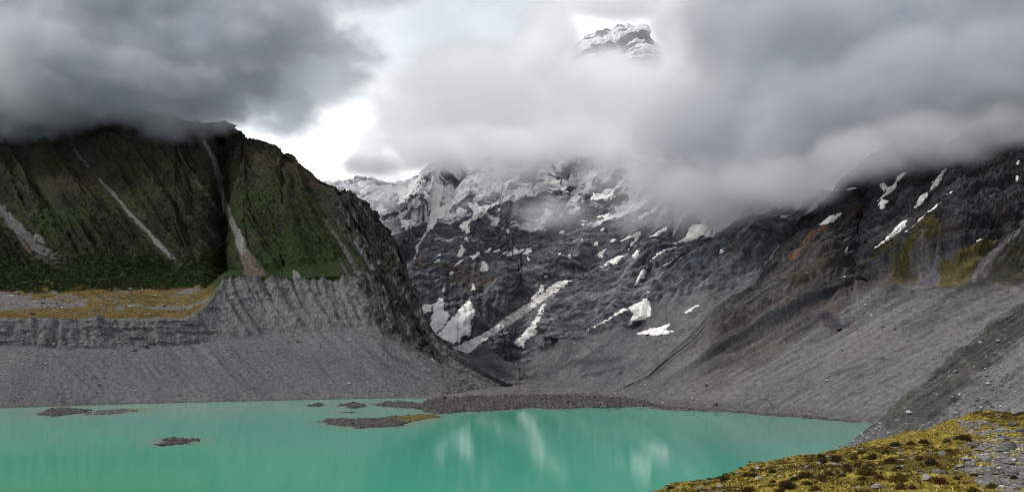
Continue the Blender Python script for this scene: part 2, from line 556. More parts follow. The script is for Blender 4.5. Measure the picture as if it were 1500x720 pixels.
# thin dark runnels that lean down the fans
rr_ = np.random.default_rng(77)
for q in range(46):
    x0 = rr_.uniform(40, 690); y0 = np.interp(x0, [0, 250, 400, 500, 600, 690], [512, 512, 500, 492, 520, 548]) + rr_.uniform(-4, 25)
    ln = rr_.uniform(20, 75); kx = rr_.uniform(.7, 1.15) * (1 + .5 * sstep(500, 640, x0))
    if y0 + ln > np.interp(x0, [0, 740], [592, 566]):
        ln = max(8, np.interp(x0, [0, 740], [590, 564]) - y0)
    pts = [(x0, y0), (x0 + .45 * ln * kx, y0 + .5 * ln), (x0 + ln * kx * 1.1, y0 + ln)]
    sel = (np.abs(px - x0 - 40) < 90) & (np.abs(py - y0 - 30) < 80)
    dd = np.full(L.shape, 99.); fr = np.zeros(L.shape)
    dd[sel], fr[sel] = seg_dist(L.px[sel] + 1.5 * noise(L.px[sel] / 11, L.py[sel] / 11, 0, 80 + q), L.py[sel], pts)
    wd_ = rr_.uniform(.7, 1.5)
    col = mixc(col, C(.078, .077, .082), np.exp(-(dd / wd_) ** 2) * rr_.uniform(.35, .8) * sstep(1.0, .5, fr) * scree * (1 - rockend))
for pts, wd_ in (([(560, 478), (600, 512), (650, 545), (700, 560)], 3.5), ([(575, 470), (618, 505), (672, 540), (705, 553)], 4), ([(540, 492), (585, 525), (640, 552)], 2.5),
                 ([(600, 480), (640, 515), (690, 545)], 3), ([(520, 500), (560, 530), (610, 555)], 2)):
    dd, fr = seg_dist(px + 4 * noise(px / 20, py / 20, 0, 91) + 1.5 * noise(px / 6, py / 6, 0, 92), py, pts)
    col = mixc(col, C(.058, .057, .062), np.exp(-(dd / wd_) ** 2) * .75 * sstep(-.6, .3, noise(px / 14, py / 8, 0, 93)) * sstep(1.9, 2.2, 2.2 + .1 * fr))
# the crag's dark runnels down into the scree at the right
run = sstep(.8, 1.8, gul + .3 * fine) * scree * sstep(470, 560, px) * sstep(760, 690, px)
col = mixc(col, C(.060, .058, .060), run * .8)
lowtalus = scree * sstep(560, 680, px)
col = mixc(col, C(.165, .160, .162) * (1 + .35 * L.n3(4, 74, 3)[..., None]), np.maximum(lowtalus * .35, sstep(640, 662, px) * (1 - .7 * rockend) * toe))
wet = sstep(2.0, 0.3, L.DZ)
col = mixc(col, C(.075, .072, .068), wet * .6)
col = col * (1 + (.10 + .12 * mtn)[..., None] * rng.normal(size=L.shape).clip(-2, 2)[..., None])
L.col = np.clip(col, .006, .9)
L.build('mountain', L.col, M_rock, kind='structure', label='scrub covered mountain spur above a grey moraine wall')


L.m = dict(belt=belt, tan=tan, mtn=mtn, rocky=rocky, rockend=rockend, val=val, bench2=bench2, stony=stony)
#@@FAR
# ================================================================== far: rock face at the head of the valley
FA = Loft(440, 1240, 1.05,
          ([(440, 583), (700, 584), (820, 586), (960, 592), (1100, 602), (1240, 614)], 0),
          [
              ([(440, 572), (640, 568), (700, 562), (745, 556), (775, 550), (800, 558), (860, 570), (950, 580), (1000, 585), (1100, 592), (1240, 600)], [(440, 2), (1240, 3)]),
              ([(440, 536), (600, 530), (650, 515), (700, 513), (740, 524), (770, 525), (800, 516), (850, 503), (900, 484), (950, 464), (1000, 446), (1060, 425), (1120, 400), (1240, 380)],
               [(440, 12), (700, 10), (760, 7), (800, 11), (850, 17), (900, 22), (1000, 28), (1100, 32), (1240, 34)]),
              ([(440, 440), (600, 440), (650, 430), (700, 425), (750, 425), (800, 420), (850, 405), (900, 390), (1000, 372), (1100, 350), (1240, 330)],
               [(440, 38), (640, 32), (700, 36), (800, 40), (850, 46), (930, 50), (1000, 40), (1240, 40)]),
              ([(440, 330), (600, 330), (700, 320), (800, 310), (900, 300), (1000, 310), (1100, 305), (1240, 290)], [(440, 36), (800, 44), (1240, 40)]),
              ([(440, 250), (480, 246), (510, 238), (545, 240), (570, 246), (600, 244), (640, 226), (660, 210), (690, 215), (720, 212), (760, 214), (800, 214), (833, 206), (870, 206), (900, 208), (1000, 212), (1100, 235), (1240, 260)],
               [(440, 26), (560, 28), (660, 42), (800, 44), (1240, 42)]),
              (None, (250, -30)),
          ], [6, 40, 75, 75, 85, 85, 20], su=16)
px, py, seg = FA.px, FA.py, FA.seg
cliff = sstep(2.92, 3.08, seg + .10 * FA.n3(60, 101, 4))
gul = FA.lic(FA.n3(55, 102, 3), 40, 5.0, (.5, 0))
gul2 = FA.lic(FA.n3(16, 103, 3), 18, 4.0, (.5, 0))
stk = FA.lic(rng.normal(size=FA.shape), 10, 2.5, (.4, 0))
rk = FA.r3(95, 104, 6, gain=.6)
rk2 = FA.n3(30, 105, 6, gain=.68)
# tilted rock strata: shelves that rise to the right
su = FA.X * .34 + FA.Y * .10
strata = fbm((FA.Z - su + 18 * FA.n3(120, 106, 3)) / 26.0, FA.X / 260., FA.Y / 260., 107, 4, .6)
# the ribs that run down from upper right to lower left
ribs = np.zeros(FA.shape)
for pts, wd, am in (([(1080, 285), (1000, 350), (940, 392), (850, 425), (800, 470), (752, 520)], 22, -22),
                    ([(1010, 300), (930, 345), (860, 385), (790, 425), (690, 505)], 16, -20),
                    ([(1060, 330), (1000, 370), (945, 405), (935, 440), (930, 470)], 14, -20),
                    ([(900, 330), (820, 372), (730, 420), (700, 470)], 26, 14),
                    ([(960, 370), (905, 410), (860, 440), (838, 470), (832, 500)], 26, 24),
                    ([(1110, 340), (1050, 385), (985, 425), (960, 450)], 30, 20),
                    ([(690, 215), (668, 260), (640, 300), (612, 345), (598, 372)], 10, -20),
                    ([(705, 250), (695, 300), (680, 360)], 22, 14),
                    ([(635, 235), (615, 290), (590, 340)], 20, 16),
                    ([(835, 185), (800, 250), (760, 300)], 18, 24),
                    ([(870, 215), (830, 250), (795, 275), (775, 305)], 15, -12),
                    ([(1180, 330), (1120, 365), (1075, 405), (1050, 430)], 7, -12)):
    dd, fr = seg_dist(px + 7 * FA.n3(60, 108, 3), py + 6 * FA.n3(60, 109, 3), pts)
    ribs += am * np.exp(-(dd / wd) ** 2)
sl_ = np.interp(FA.px[0], [440, 740, 800, 880, 1000, 1240], [.05, .12, .30, .62, .75, .85])
Sx = np.cumsum(sl_) * (FA.px[0, 1] - FA.px[0, 0])
bb = -(FA.py + 9 * FA.n3(70, 150, 3)) - Sx[None, :]
lin = ridged(FA.px / 75, bb / 15, 0, 151, 5, .6)
lin2 = fbm(FA.px / 34, bb / 4.2, 0, 152, 4, .65)
lin3 = fbm(FA.px / 90, bb / 17, 0, 153, 4, .55)
tq = (FA.Z - su + 14 * FA.n3(120, 106, 3) + 5 * FA.n3(30, 116, 3)) / 15.0
saw = tq - np.floor(tq)
ledge = np.where(saw < .75, saw / .75, (1 - saw) / .25)
tq2 = (FA.Z - su + 14 * FA.n3(120, 106, 3) + 3 * FA.n3(16, 117, 3)) / 5.5
saw2 = tq2 - np.floor(tq2)
bedc = noise(np.floor(tq2) * 7.31 + .5, np.floor(tq) * 3.7 + .5, FA.X / 90)
d = cliff * (6 * rk + 3 * gul - 2.5 * np.abs(gul2) + 2 * rk2 + 9 * lin + 3.0 * lin2 - 3.0 * ledge - 3)
d += ribs * sstep(2.6, 3.1, seg)
fan = (1 - cliff)
d += fan * (2.2 * gul + .5 * gul2 + 2.0 * FA.n3(25, 110, 5)) * sstep(1.3, 2.2, seg)
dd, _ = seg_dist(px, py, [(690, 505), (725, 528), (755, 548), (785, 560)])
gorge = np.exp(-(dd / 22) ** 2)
d += gorge * (8 * FA.r3(30, 111, 5) - 6)
d += .35 * FA.n3(9, 112, 4) * sstep(.9, 1.3, seg)
d -= 26 * sstep(4.2, 5.0, seg)
d += cliff * (1.5 * FA.r3(22, 113, 5, sz=1.8, gain=.62))
d *= sstep(.6, 1.3, seg)
FA.displace(d)
rk3 = FA.n3(9, 115, 4, gain=.7)
dark = mixc(C(.060, .068, .080), C(.285, .292, .310), sstep(-.5, 1.2, .3 * rk2 + .9 * lin2 + .5 * rk3 + .5 * bedc + .5 * lin3))  # rock albedo raised to stand in for haze over the far face
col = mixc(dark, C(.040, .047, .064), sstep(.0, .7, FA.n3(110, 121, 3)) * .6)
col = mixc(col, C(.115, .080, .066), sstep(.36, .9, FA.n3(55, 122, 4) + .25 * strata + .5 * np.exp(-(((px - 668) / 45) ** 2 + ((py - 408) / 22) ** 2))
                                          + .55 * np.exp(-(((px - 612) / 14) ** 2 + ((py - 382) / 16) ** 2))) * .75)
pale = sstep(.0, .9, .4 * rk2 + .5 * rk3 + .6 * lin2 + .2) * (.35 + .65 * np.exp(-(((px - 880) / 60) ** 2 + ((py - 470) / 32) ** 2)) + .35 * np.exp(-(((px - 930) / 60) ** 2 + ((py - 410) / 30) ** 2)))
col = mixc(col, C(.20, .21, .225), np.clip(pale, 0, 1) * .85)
col = mixc(col, C(.05, .06, .04), sstep(.3, .8, FA.n3(70, 124, 4) - .4) * .5)
fanc = mixc(C(.098, .102, .110), C(.138, .136, .138), sstep(-.6, .7, FA.n3(60, 125, 5) + .3 * gul))
fanc = fanc * (1 + .12 * np.clip(stk, -2, 2)[..., None])
fanc = mixc(fanc, C(.17, .172, .175), sstep(.45, .8, FA.n3(7, 126, 3)) * .5)
dd, _ = seg_dist(px + 3 * noise(px / 9, py / 9, 0, 130), py, [(800, 552), (840, 535), (880, 525), (905, 524)])
fanc = mixc(fanc, C(.052, .055, .060), np.exp(-(dd / 5) ** 2) * .8)
dd, _ = seg_dist(px + 3 * noise(px / 9, py / 9, 0, 131), py, [(852, 550), (880, 543), (912, 538)])
fanc = mixc(fanc, C(.052, .055, .060), np.exp(-(dd / 3) ** 2) * .8)
fanc = mixc(fanc, C(.048, .053, .062), gorge * sstep(-.3, .5, FA.n3(22, 127, 4)) * .85)  # shadow band of the gorge painted into the fan colour
fanc = mixc(fanc, C(.160, .152, .142), sstep(2.1, 1.7, seg) * .55)
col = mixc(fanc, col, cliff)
# thin snow in the cracks and on the ledges, denser with height
hi = sstep(420, 250, py)
sn = sstep(.55, .70, .85 * lin3 + .25 * lin2 + .15 * rk3 - .15 * rk + .78 * hi * hi + .10 * sstep(860, 930, px) * sstep(420, 360, py) + .22 * np.exp(-((px - 650) / 60) ** 2 - ((py - 270) / 60) ** 2) + .28 * FA.n3(70, 128, 4) + .10 * gul2 - .02)
sn2 = sstep(.55, .75, FA.n3(12, 129, 3) + .2 * gul2 + .1 * hi - .12) * sstep(430, 330, py) * .6
snow = np.clip(sn, 0, 1) * cliff * sstep(440, 330, py)
left_hi = sstep(600, 560, px) * sstep(345, 300, py + 20 * FA.n3(60, 132, 3))
snow = np.maximum(snow, left_hi * sstep(-.35, .0, FA.n3(40, 133, 4) - .1 * strata + .2) * .9)
col = mixc(col, C(.66, .67, .70), np.clip(snow + 0 * sn2, 0, 1))
# meltwater streak
col = col * (1 + .11 * rng.normal(size=FA.shape).clip(-2, 2)[..., None] * (1 - .8 * snow[..., None]))
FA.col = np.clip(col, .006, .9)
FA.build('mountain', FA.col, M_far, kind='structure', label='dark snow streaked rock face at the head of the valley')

#@@PEAK
# ================================================================== the high summit seen through a hole in the cloud
PK = LoftD(740, 1070, .8, [
    (340, 3900),
    ([(740, 338), (800, 300), (840, 170), (900, 140), (960, 170), (1010, 290), (1070, 338)], 4220),
    ([(740, 336), (800, 230), (830, 120), (846, 74), (860, 56), (880, 46), (905, 40), (930, 37), (944, 40), (960, 66), (1000, 190), (1070, 336)], 4600),
    (400, 5200)], [30, 190, 12], su=3, sv=3)
st_ = fbm((PK.Z - .30 * PK.X) / 52., PK.X / 500., PK.Y / 500., 141, 5, .6)
rr = PK.r3(170, 142, 6, gain=.6)
PK.displace(34 * rr + 16 * st_ + 12 * PK.n3(40, 143, 4))
sn_ = sstep(-.06, .10, st_ + .45 * PK.n3(60, 144, 5, gain=.65) - .1 * rr + .0)
cpk = mixc(mixc(C(.05, .056, .075), C(.13, .14, .16), sstep(-.5, .6, PK.n3(26, 145, 4))), C(.86, .87, .89), sn_)  # summit rock colour lightened to imitate aerial haze
PK.build('mountain', cpk, M_far, kind='structure', label='snow banded summit glimpsed through a hole in the cloud')
#@@RIGHT
# ================================================================== right: mountain flank, terrace and moraine slope
R = Loft(850, 1760, 1.15,
         ([(850, 584), (900, 588), (1000, 596), (1100, 603), (1200, 611), (1290, 621), (1400, 630), (1760, 648)], 0),
         [
             ([(850, 580), (900, 580), (950, 572), (1000, 560), (1050, 535), (1100, 505), (1150, 488), (1200, 478), (1250, 455), (1290, 424), (1400, 418), (1500, 414), (1760, 405)],
              [(850, 10), (950, 20), (1050, 28), (1150, 31), (1760, 33)]),
             ([(850, 579), (900, 577), (950, 565), (1000, 540), (1050, 505), (1100, 470), (1150, 450), (1200, 440), (1250, 425), (1290, 413), (1400, 411), (1500, 407), (1760, 398)],
              [(850, 20), (1050, 30), (1200, 30), (1270, 12), (1760, 10)]),
             ([(850, 578), (900, 575), (950, 558), (1000, 518), (1050, 470), (1100, 430), (1150, 388), (1200, 366), (1300, 335), (1400, 320), (1500, 310), (1760, 280)],
              [(850, 25), (1000, 32), (1760, 36)]),
             ([(850, 577), (900, 573), (950, 550), (1000, 500), (1040, 455), (1080, 422), (1110, 396), (1132, 366), (1150, 330), (1180, 298), (1215, 270), (1250, 242), (1290, 212), (1340, 200), (1385, 200), (1420, 190), (1450, 172), (1500, 150), (1760, 80)],
              [(850, 25), (1000, 34), (1760, 38)]),
             (None, (160, -35)),
         ], [8, 160, 25, 85, 110, 20])
px, py, seg = R.px, R.py, R.seg
BI = (1.1, -.55)
w0 = R.n3(30, 201, 4)
gul = R.lic(R.n3(34, 202, 3), 55, 4.0, BI)
gul2 = R.lic(R.n3(11, 203, 3), 26, 3.0, BI)
fine = R.lic(R.n3(4.5, 204, 2), 26, 2.0, BI)
stk = R.lic(rng.normal(size=R.shape), 18, 1.6, BI)
rk = R.r3(70, 205, 6, gain=.58)
rk2 = R.n3(18, 206, 6, gain=.66)
mtn = np.where(px > 1262, sstep(3.0, 3.2, seg + .06 * w0), 0)
line = np.interp(px, [850, 1000, 1060, 1110, 1160, 1210, 1262], [590, 520, 470, 432, 408, 402, 408])   # foot of the crags
crag = sstep(34, -40, py - line + 24 * w0 + 12 * gul2)
mtn = np.maximum(mtn, crag * sstep(1285, 1255, px)) * sstep(1020, 1075, px)
# shallow gullies between spurs of the mountain
val = np.full(R.shape, 1e9)
for ch in ([(1380, 240), (1345, 305), (1300, 350), (1270, 390)], [(1310, 262), (1290, 305), (1250, 350)],
           [(1500, 330), (1460, 370), (1425, 410)], [(1205, 300), (1140, 380), (1090, 430)]):
    dd, fr = seg_dist(px + 6 * w0, py + 5 * w0, ch)
    val = np.minimum(val, dd)
bb = -(R.py + 9 * w0) - .8 * R.px
lin = ridged(R.px / 60, bb / 15, 0, 251, 5, .6)
lin2 = fbm(R.px / 30, bb / 4.0, 0, 252, 4, .65)
d = mtn * (6 * lin + 2 * lin2 + 24 * np.clip(val / 55, 0, 1) ** .85 + 10 * rk - 6 * np.abs(gul) - 3 * np.abs(gul2) + 4 * R.r3(22, 209, 5, gain=.6) + 7 - 12 * sstep(1290, 1180, px)) * (1 - .5 * sstep(4.7, 5, seg)) - 16 * mtn * sstep(4.2, 4.9, seg)
low = 1 - mtn; mtn_R = mtn
upper = sstep(1.5, 2.3, seg) * sstep(1300, 1240, px) * sstep(1000, 1080, px)
d += low * (1.5 * gul + .45 * gul2 + .3 * fine + .3 * R.n3(5, 207, 4))
d += low * upper * (3.5 * gul + 2.4 * gul2 + 2.0 * rk2)
crest = np.exp(-((seg - 2.0) / .25) ** 2) * sstep(1250, 1300, px)
d += crest * (1.2 * gul2 + 2.2 * R.n3(20, 208, 5))
d *= sstep(.6, 1.4, seg) * sstep(860, 1000, px)
R.displace(d)
grain = rng.normal(size=R.shape).clip(-2, 2.5)
gv = C(.154, .151, .156) * (1 + .13 * np.clip(stk, -2.5, 2.5)[..., None] + .11 * np.clip(fine, -2, 2)[..., None] + .07 * grain[..., None])
gv = mixc(gv, C(.098, .094, .094), sstep(.4, 1.5, gul + .4 * fine) * .55)
gv = mixc(gv, C(.185, .178, .174), sstep(.0, .9, R.n3(90, 211, 3) + .5 * sstep(1230, 1400, px) * sstep(560, 470, py)) * .5)
# darker stripes left by slides
for pts, wd in (([(1160, 575), (1230, 545), (1300, 520), (1345, 492), (1385, 462)], 3.5), ([(1220, 588), (1290, 560), (1320, 548)], 3),
                ([(1325, 480), (1370, 458), (1395, 445)], 8), ([(1240, 560), (1275, 540)], 3), ([(1120, 590), (1190, 560)], 2.5)):
    dd, fr = seg_dist(px + 3.5 * noise(px / 18, py / 10, 0, 212), py + 3.5 * noise(px / 16, py / 9, 0, 213), pts)
    gv = mixc(gv, C(.080, .077, .076), np.exp(-(dd / wd) ** 2) * .75 * sstep(-.5, .3, noise(px / 30, py / 12, 0, 214)))
upc = mixc(C(.118, .108, .102), C(.058, .058, .062), sstep(-.2, .9, gul + .35 * gul2))
upc = mixc(upc, C(.105, .078, .058), sstep(.1, .8, R.n3(70, 215, 4)) * .6)
upc = upc * (1 + .14 * np.clip(stk, -2, 2)[..., None])
bound = np.interp(px, [850, 1000, 1100, 1200, 1260, 1330], [600, 588, 540, 482, 445, 420])
upm = sstep(8, -10, py - bound + 14 * w0 + 5 * gul2) * sstep(1360, 1300, px) * sstep(990, 1060, px + 20 * w0)
col = mixc(gv, upc, upm)
rk3 = R.n3(6.5, 210, 4, gain=.7)
rc = mixc(C(.020, .020, .024), C(.090, .086, .092), sstep(-.4, 1.0, .3 * rk2 + .5 * rk3 + .8 * lin2))
rc = mixc(rc, C(.13, .13, .14), sstep(.5, 1., .5 * rk2 + .7 * rk3 + .3 * w0) * .6)
rc = mixc(rc, C(.050, .034, .022), sstep(.2, .7, R.n3(45, 216, 4)) * .7)
rc = mixc(rc, C(.048, .040, .014), sstep(.25, .8, R.n3(36, 217, 5) + .6 * sstep(1380, 1470, px) - .45) * .8)
rc = mixc(rc, C(.095, .088, .085), sstep(1250, 1180, px) * sstep(280, 400, py) * sstep(-.6, .5, gul2 * .4 + w0) * .75)
rc = mixc(rc, C(.17, .085, .055), sstep(10, 2, seg_dist(px + 3 * w0, py + 3 * w0, [(1205, 352), (1188, 366), (1165, 386)])[0] + 3 * w0) * .7)
col = mixc(col, rc, mtn)
# golden herb fields below the crags and their stony gaps
def patch(pts, c1, c2, k=.9, fe=9.):
    global col
    sd = poly_sd(R.rpx + 9 * noise(px / 16, py / 16, 0, 221) + 5 * noise(px / 5, py / 5, 0, 222), R.rpy + 5 * noise(px / 12, py / 12, 0, 223), pts)
    cc = mixc(np.broadcast_to(c1, R.shape + (3,)), c2, sstep(-.4, .5, R.n3(11, 224, 4) + .3 * gul2))
    col = mixc(col, cc, sstep(-fe / 2, fe / 2, sd) * k)
OL, OL2, GD = C(.080, .066, .020), C(.034, .033, .014), C(.135, .102, .030)
patch(crop([(530, 485), (600, 425), (640, 395), (640, 430), (580, 480), (545, 490)], 1080, 200, 2.769), OL, OL2)
patch(crop([(605, 590), (625, 500), (660, 430), (740, 340), (800, 300), (810, 380), (740, 430), (740, 580), (700, 590), (650, 600)], 1080, 200, 2.769), OL, OL2)
patch(crop([(810, 610), (820, 520), (900, 460), (1000, 420), (1060, 400), (1010, 470), (960, 560), (930, 605), (860, 620)], 1080, 200, 2.769), GD, OL)
patch(crop([(740, 600), (760, 520), (800, 470), (815, 540), (800, 605)], 1080, 200, 2.769), C(.12, .115, .125), C(.09, .085, .09), .85)
patch(crop([(700, 560), (720, 420), (760, 360), (745, 460), (730, 560)], 1080, 200, 2.769), C(.11, .105, .115), C(.08, .08, .085), .7, 8)
patch(crop([(940, 560), (1020, 470), (1120, 370), (1163, 340), (1163, 365), (1060, 470), (980, 560)], 1080, 200, 2.769), C(.14, .135, .13), C(.10, .095, .09), .8, 6)
patch(crop([(950, 600), (1040, 510), (1163, 400), (1300, 380), (1300, 590), (1060, 600)], 1080, 200, 2.769), C(.018, .020, .012), C(.040, .036, .020), .85, 8)
patch(crop([(200, 580), (300, 500), (390, 440), (390, 500), (310, 580), (220, 610)], 1080, 200, 2.769), C(.040, .033, .020), C(.055, .045, .03), .7, 12)
patch(crop([(560, 430), (640, 360), (690, 330), (740, 300), (700, 360), (610, 430)], 1080, 200, 2.769), C(.10, .10, .105), C(.07, .07, .075), .6, 8)
# crest of the moraine and the small red outcrop
blk = np.exp(-np.hypot((px - 1222) / 20, (py - 472) / 12) ** 2 * 1.5)
cr = np.exp(-((seg - 2.05) / .16) ** 2) * sstep(1270, 1310, px)
col = mixc(col, mixc(C(.062, .060, .060), C(.15, .145, .14), sstep(-.3, .5, R.n3(24, 231, 4))), cr * .8)
dd = np.hypot((px - 1218) / 30, (py - 472) / 17) + .9 * R.n3(12, 234, 4)
col = mixc(col, mixc(C(.045, .045, .055), C(.125, .085, .08), sstep(-.2, .4, R.n3(8, 232, 3))), sstep(1.0, .6, dd) * .8)
sil = np.min(R.rpy, 0)[None]
edge_ = sstep(34, 4, py - sil + 10 * w0) * sstep(1150, 1090, px) * (1 - .6 * sstep(1010, 1090, px))
edge_ = np.maximum(edge_, sstep(1010, 940, px + 12 * w0) * sstep(60, 10, py - sil))
col = mixc(col, C(.128, .128, .134) * (1 + .12 * np.clip(stk, -2, 2)[..., None]), edge_ * .92)
shore = sstep(9, 3, R.DZ)
col = mixc(col, C(.108, .104, .104) * (1 + .5 * R.n3(5, 233, 3)[..., None]), shore * .7)
col = col * (1 + (.06 + .12 * mtn)[..., None] * rng.normal(size=R.shape).clip(-2, 2)[..., None])
R.col = np.clip(col, .006, .9)
R.build('mountain', R.col, M_rock, kind='structure', label='dark mountain flank with grass fields above a long grey scree slope')


R.m = dict(mtn=mtn, low=low, upm=upm, crest=crest)
#@@SPUR
# ================================================================== near right: steep moraine spur
NS = Loft(1225, 1900, 1.1,
          ([(1215, 659), (1240, 662), (1270, 676), (1330, 700), (1500, 720), (1900, 730)], -2.5),
          [
              ([(1215, 652.5), (1240, 655.5), (1270, 650), (1300, 648), (1350, 640), (1400, 615), (1450, 585), (1500, 560), (1900, 480)], 28),
              ([(1215, 652), (1240, 654), (1258, 638), (1280, 622), (1300, 607), (1325, 583), (1350, 564), (1375, 541), (1400, 517), (1425, 497), (1450, 477), (1475, 458), (1500, 442), (1600, 390), (1900, 300)], 34),
              (None, (70, -34)),
          ], [6, 110, 170, 20], su=4, sv=3)
px, py, seg = NS.px, NS.py, NS.seg
BI = (.9, -.3)
gul = NS.lic(NS.n3(16, 301, 3), 45, 2.0, BI)
fine = NS.lic(NS.n3(3.5, 302, 2), 24, 1.4, BI)
stk = NS.lic(rng.normal(size=NS.shape), 16, 1.0, BI)
w0 = NS.n3(14, 303, 5)
d = (1.1 * gul + .35 * fine + 1.0 * NS.n3(9, 304, 5, gain=.6) + 1.2 * np.maximum(NS.r3(22, 305, 5), 0)) * sstep(.9, 1.3, seg)
d *= .15 + .85 * sstep(1250, 1330, px)
NS.displace(d)
lite = C(.172, .169, .170) * (1 + .10 * np.clip(stk, -2.5, 2.5)[..., None] + .1 * np.clip(fine, -2, 2)[..., None] + .14 * rng.normal(size=NS.shape).clip(-2, 2)[..., None])
mossy = mixc(C(.050, .050, .042), C(.088, .086, .076), sstep(-.5, .6, w0 + .3 * fine))
crest = np.interp(px, [1215, 1240, 1300, 1350, 1400, 1450, 1500, 1900], [652, 654, 607, 564, 517, 477, 442, 300])
dep = py - crest                          # how far below the crest line
wdt = np.interp(px, [1240, 1290, 1340, 1400, 1500, 1600], [0, 8, 95, 90, 62, 60])
m = sstep(1.1, .7, dep / np.maximum(wdt, 1) + .35 * w0 + .06 * gul)
col = mixc(lite, mossy, m * .9)
col = mixc(col, C(.070, .070, .068), sstep(.7, 1.6, gul + .3 * fine) * .6)
col = mixc(col, C(.25, .25, .25), sstep(.5, .8, NS.n3(3.2, 306, 2)) * .35)
NS.m = m
NS.col = np.clip(col, .006, .9)
NS.build('moraine', NS.col, M_scree, kind='structure', label='near moraine spur with dark mossy crest and pale gravel runs')
#@@ISLANDS
# ================================================================== gravel bars and islets in the lake
def W0(px, py, z=0.0):
    Y = (CZ - z) * F / (py - HY)
    return np.array([(px - CX) / F * Y, Y])


def gravel_island(pts, hgt, label, name='gravel_island', cat='gravel bar', step=.8, edge=9, mounds=(), rough=1.0, tint=(.072, .067, .064), moss=None, seed=0, lowk=.62):
    q = np.array([W0(*p) for p in pts])
    lo_, hi_ = q.min(0) - 8, q.max(0) + 8
    HALO.append(q)
    nx, ny = int((hi_[0] - lo_[0]) / step) + 2, int((hi_[1] - lo_[1]) / (step * 1.6)) + 2
    X, Y = np.meshgrid(np.linspace(lo_[0], hi_[0], nx), np.linspace(lo_[1], hi_[1], ny))
    sd = poly_sd(X, Y, q) + 11 * fbm(X / 12, Y / 22, 0, 500 + seed, 5, .62) + 2.0
    base = sstep(-6, edge, sd)
    z = -1.3 + (hgt + 1.3) * base * (lowk + (1 - lowk) * sstep(-.35, .5, fbm(X / 26, Y / 30, 0, 510 + seed, 3)))
    z += base * rough * (1.9 * np.maximum(fbm(X / 5.5, Y / 7, 0, 520 + seed, 5, .6), -.4) + .8 * np.maximum(ridged(X / 9, Y / 10, 0, 530 + seed, 3), 0))
    for mx, my, r, h in mounds:
        c = W0(mx, my)
        z += h * np.maximum(0, 1 - np.hypot(X - c[0], (Y - c[1]) * .6) / r)
    t = np.array(tint)
    col = mixc(t * .5 + 0 * X[..., None], t * 2.0, sstep(-.5, .7, fbm(X / 2.2, Y / 2.5, 0, 540 + seed, 4)))
    if moss:
        c = W0(*moss[:2])
        col = mixc(col, C(.15, .120, .030), sstep(moss[2], moss[2] * .5, np.hypot(X - c[0], (Y - c[1]) * .35) + 4 * fbm(X / 4, Y / 6, 0, 551, 3)) * .9)
    col = mixc(col, t * .42 + 0 * X[..., None], sstep(.55, .1, z) * .8)
    keep = biggest(z > -1.25)
    fm = keep[:-1, :-1] & keep[1:, :-1] & keep[:-1, 1:] & keep[1:, 1:]
    f = grid_faces(*X.shape, mask=fm)
    used = np.unique(f); rm = np.zeros(X.size, np.int64); rm[used] = np.arange(len(used))
    me = mesh_np(name, np.stack([X, Y, z], -1).reshape(-1, 3)[used], rm[f], col.reshape(-1, 3)[used])
    q_ = z > -.35
    ISL.append((X[q_], Y[q_], z[q_]))
    return link(name, me, M_scree, label=label, category=cat, group='gravel bars in the lake')


ISL, HALO = [], []
gravel_island([(616, 597), (628, 588), (660, 584), (700, 582.5), (760, 581), (830, 580), (900, 577), (960, 582), (985, 588), (950, 594), (900, 597), (855, 595.5), (830, 598.5), (770, 597), (730, 601), (690, 602), (645, 605), (625, 602)],
              2.6, 'longest dark rubble spit with two pointed mounds at its tip', lowk=.42, rough=1.7, mounds=[(646, 586, 9, 6), (663, 586.5, 7, 5.5), (700, 588, 22, 1.5), (780, 590, 30, 1.5), (905, 585, 40, 3), (680, 592, 9, 2.5), (720, 596, 8, 2), (735, 586, 10, 2.6), (765, 593, 9, 2.2), (805, 588, 12, 2.2), (830, 594, 9, 2), (860, 586, 12, 2.5), (950, 588, 14, 2.2), (627, 597, 8, 1.5)], seed=1)
gravel_island([(470, 617), (500, 612.5), (540, 612), (580, 611), (612, 608), (636, 607), (638, 611), (610, 616), (590, 622), (560, 626), (520, 626), (490, 622)],
              1.3, 'low dark gravel bar with a golden mossy end', rough=.8, moss=(614, 611, 22), seed=2)
gravel_island([(498, 594), (510, 590.5), (525, 590), (535, 594), (520, 597)], 1.6, 'small dark islet in the grey lagoon', rough=.7, seed=3, cat='islet')
gravel_island([(551, 592), (565, 587.5), (590, 588), (618, 591), (622, 596), (590, 597), (565, 595)], 1.2, 'flat rubble bar between the dark islet and the long spit', rough=.7, seed=4)
gravel_island([(457, 593.5), (462, 591), (470, 592), (468, 594.5)], 1.4, 'tiny greenish rock islet near the moraine foot', rough=.6, tint=(.05, .055, .045), seed=5, cat='islet', edge=4)
gravel_island([(500, 603.6), (515, 602.6), (530, 603.4), (516, 604.6)], .5, 'row of pebbles barely above the grey lagoon', rough=.4, seed=6)
gravel_island([(58, 606), (75, 600), (100, 598), (128, 600), (128, 604), (100, 606.5), (80, 609)], 1.8, 'dark gravel islet near the scree foot', rough=.7, seed=7, cat='islet')
gravel_island([(126, 604), (150, 600), (190, 598), (206, 600), (190, 604), (150, 608), (130, 608)], .4, 'pale drowned gravel shoal beside the dark islet', rough=.25, tint=(.13, .125, .11), seed=8)
gravel_island([(234, 645), (245, 641.5), (265, 642), (285, 645), (275, 649.5), (245, 650)], 1.0, 'small stony islet alone in open turquoise water', rough=.55, seed=9, cat='islet', step=.45, edge=5)
gravel_island([(372, 580), (380, 577), (392, 577), (398, 581), (385, 583)], 2.0, 'dark boulder heap at the foot of the left scree', rough=1.2, seed=10, cat='rock heap')
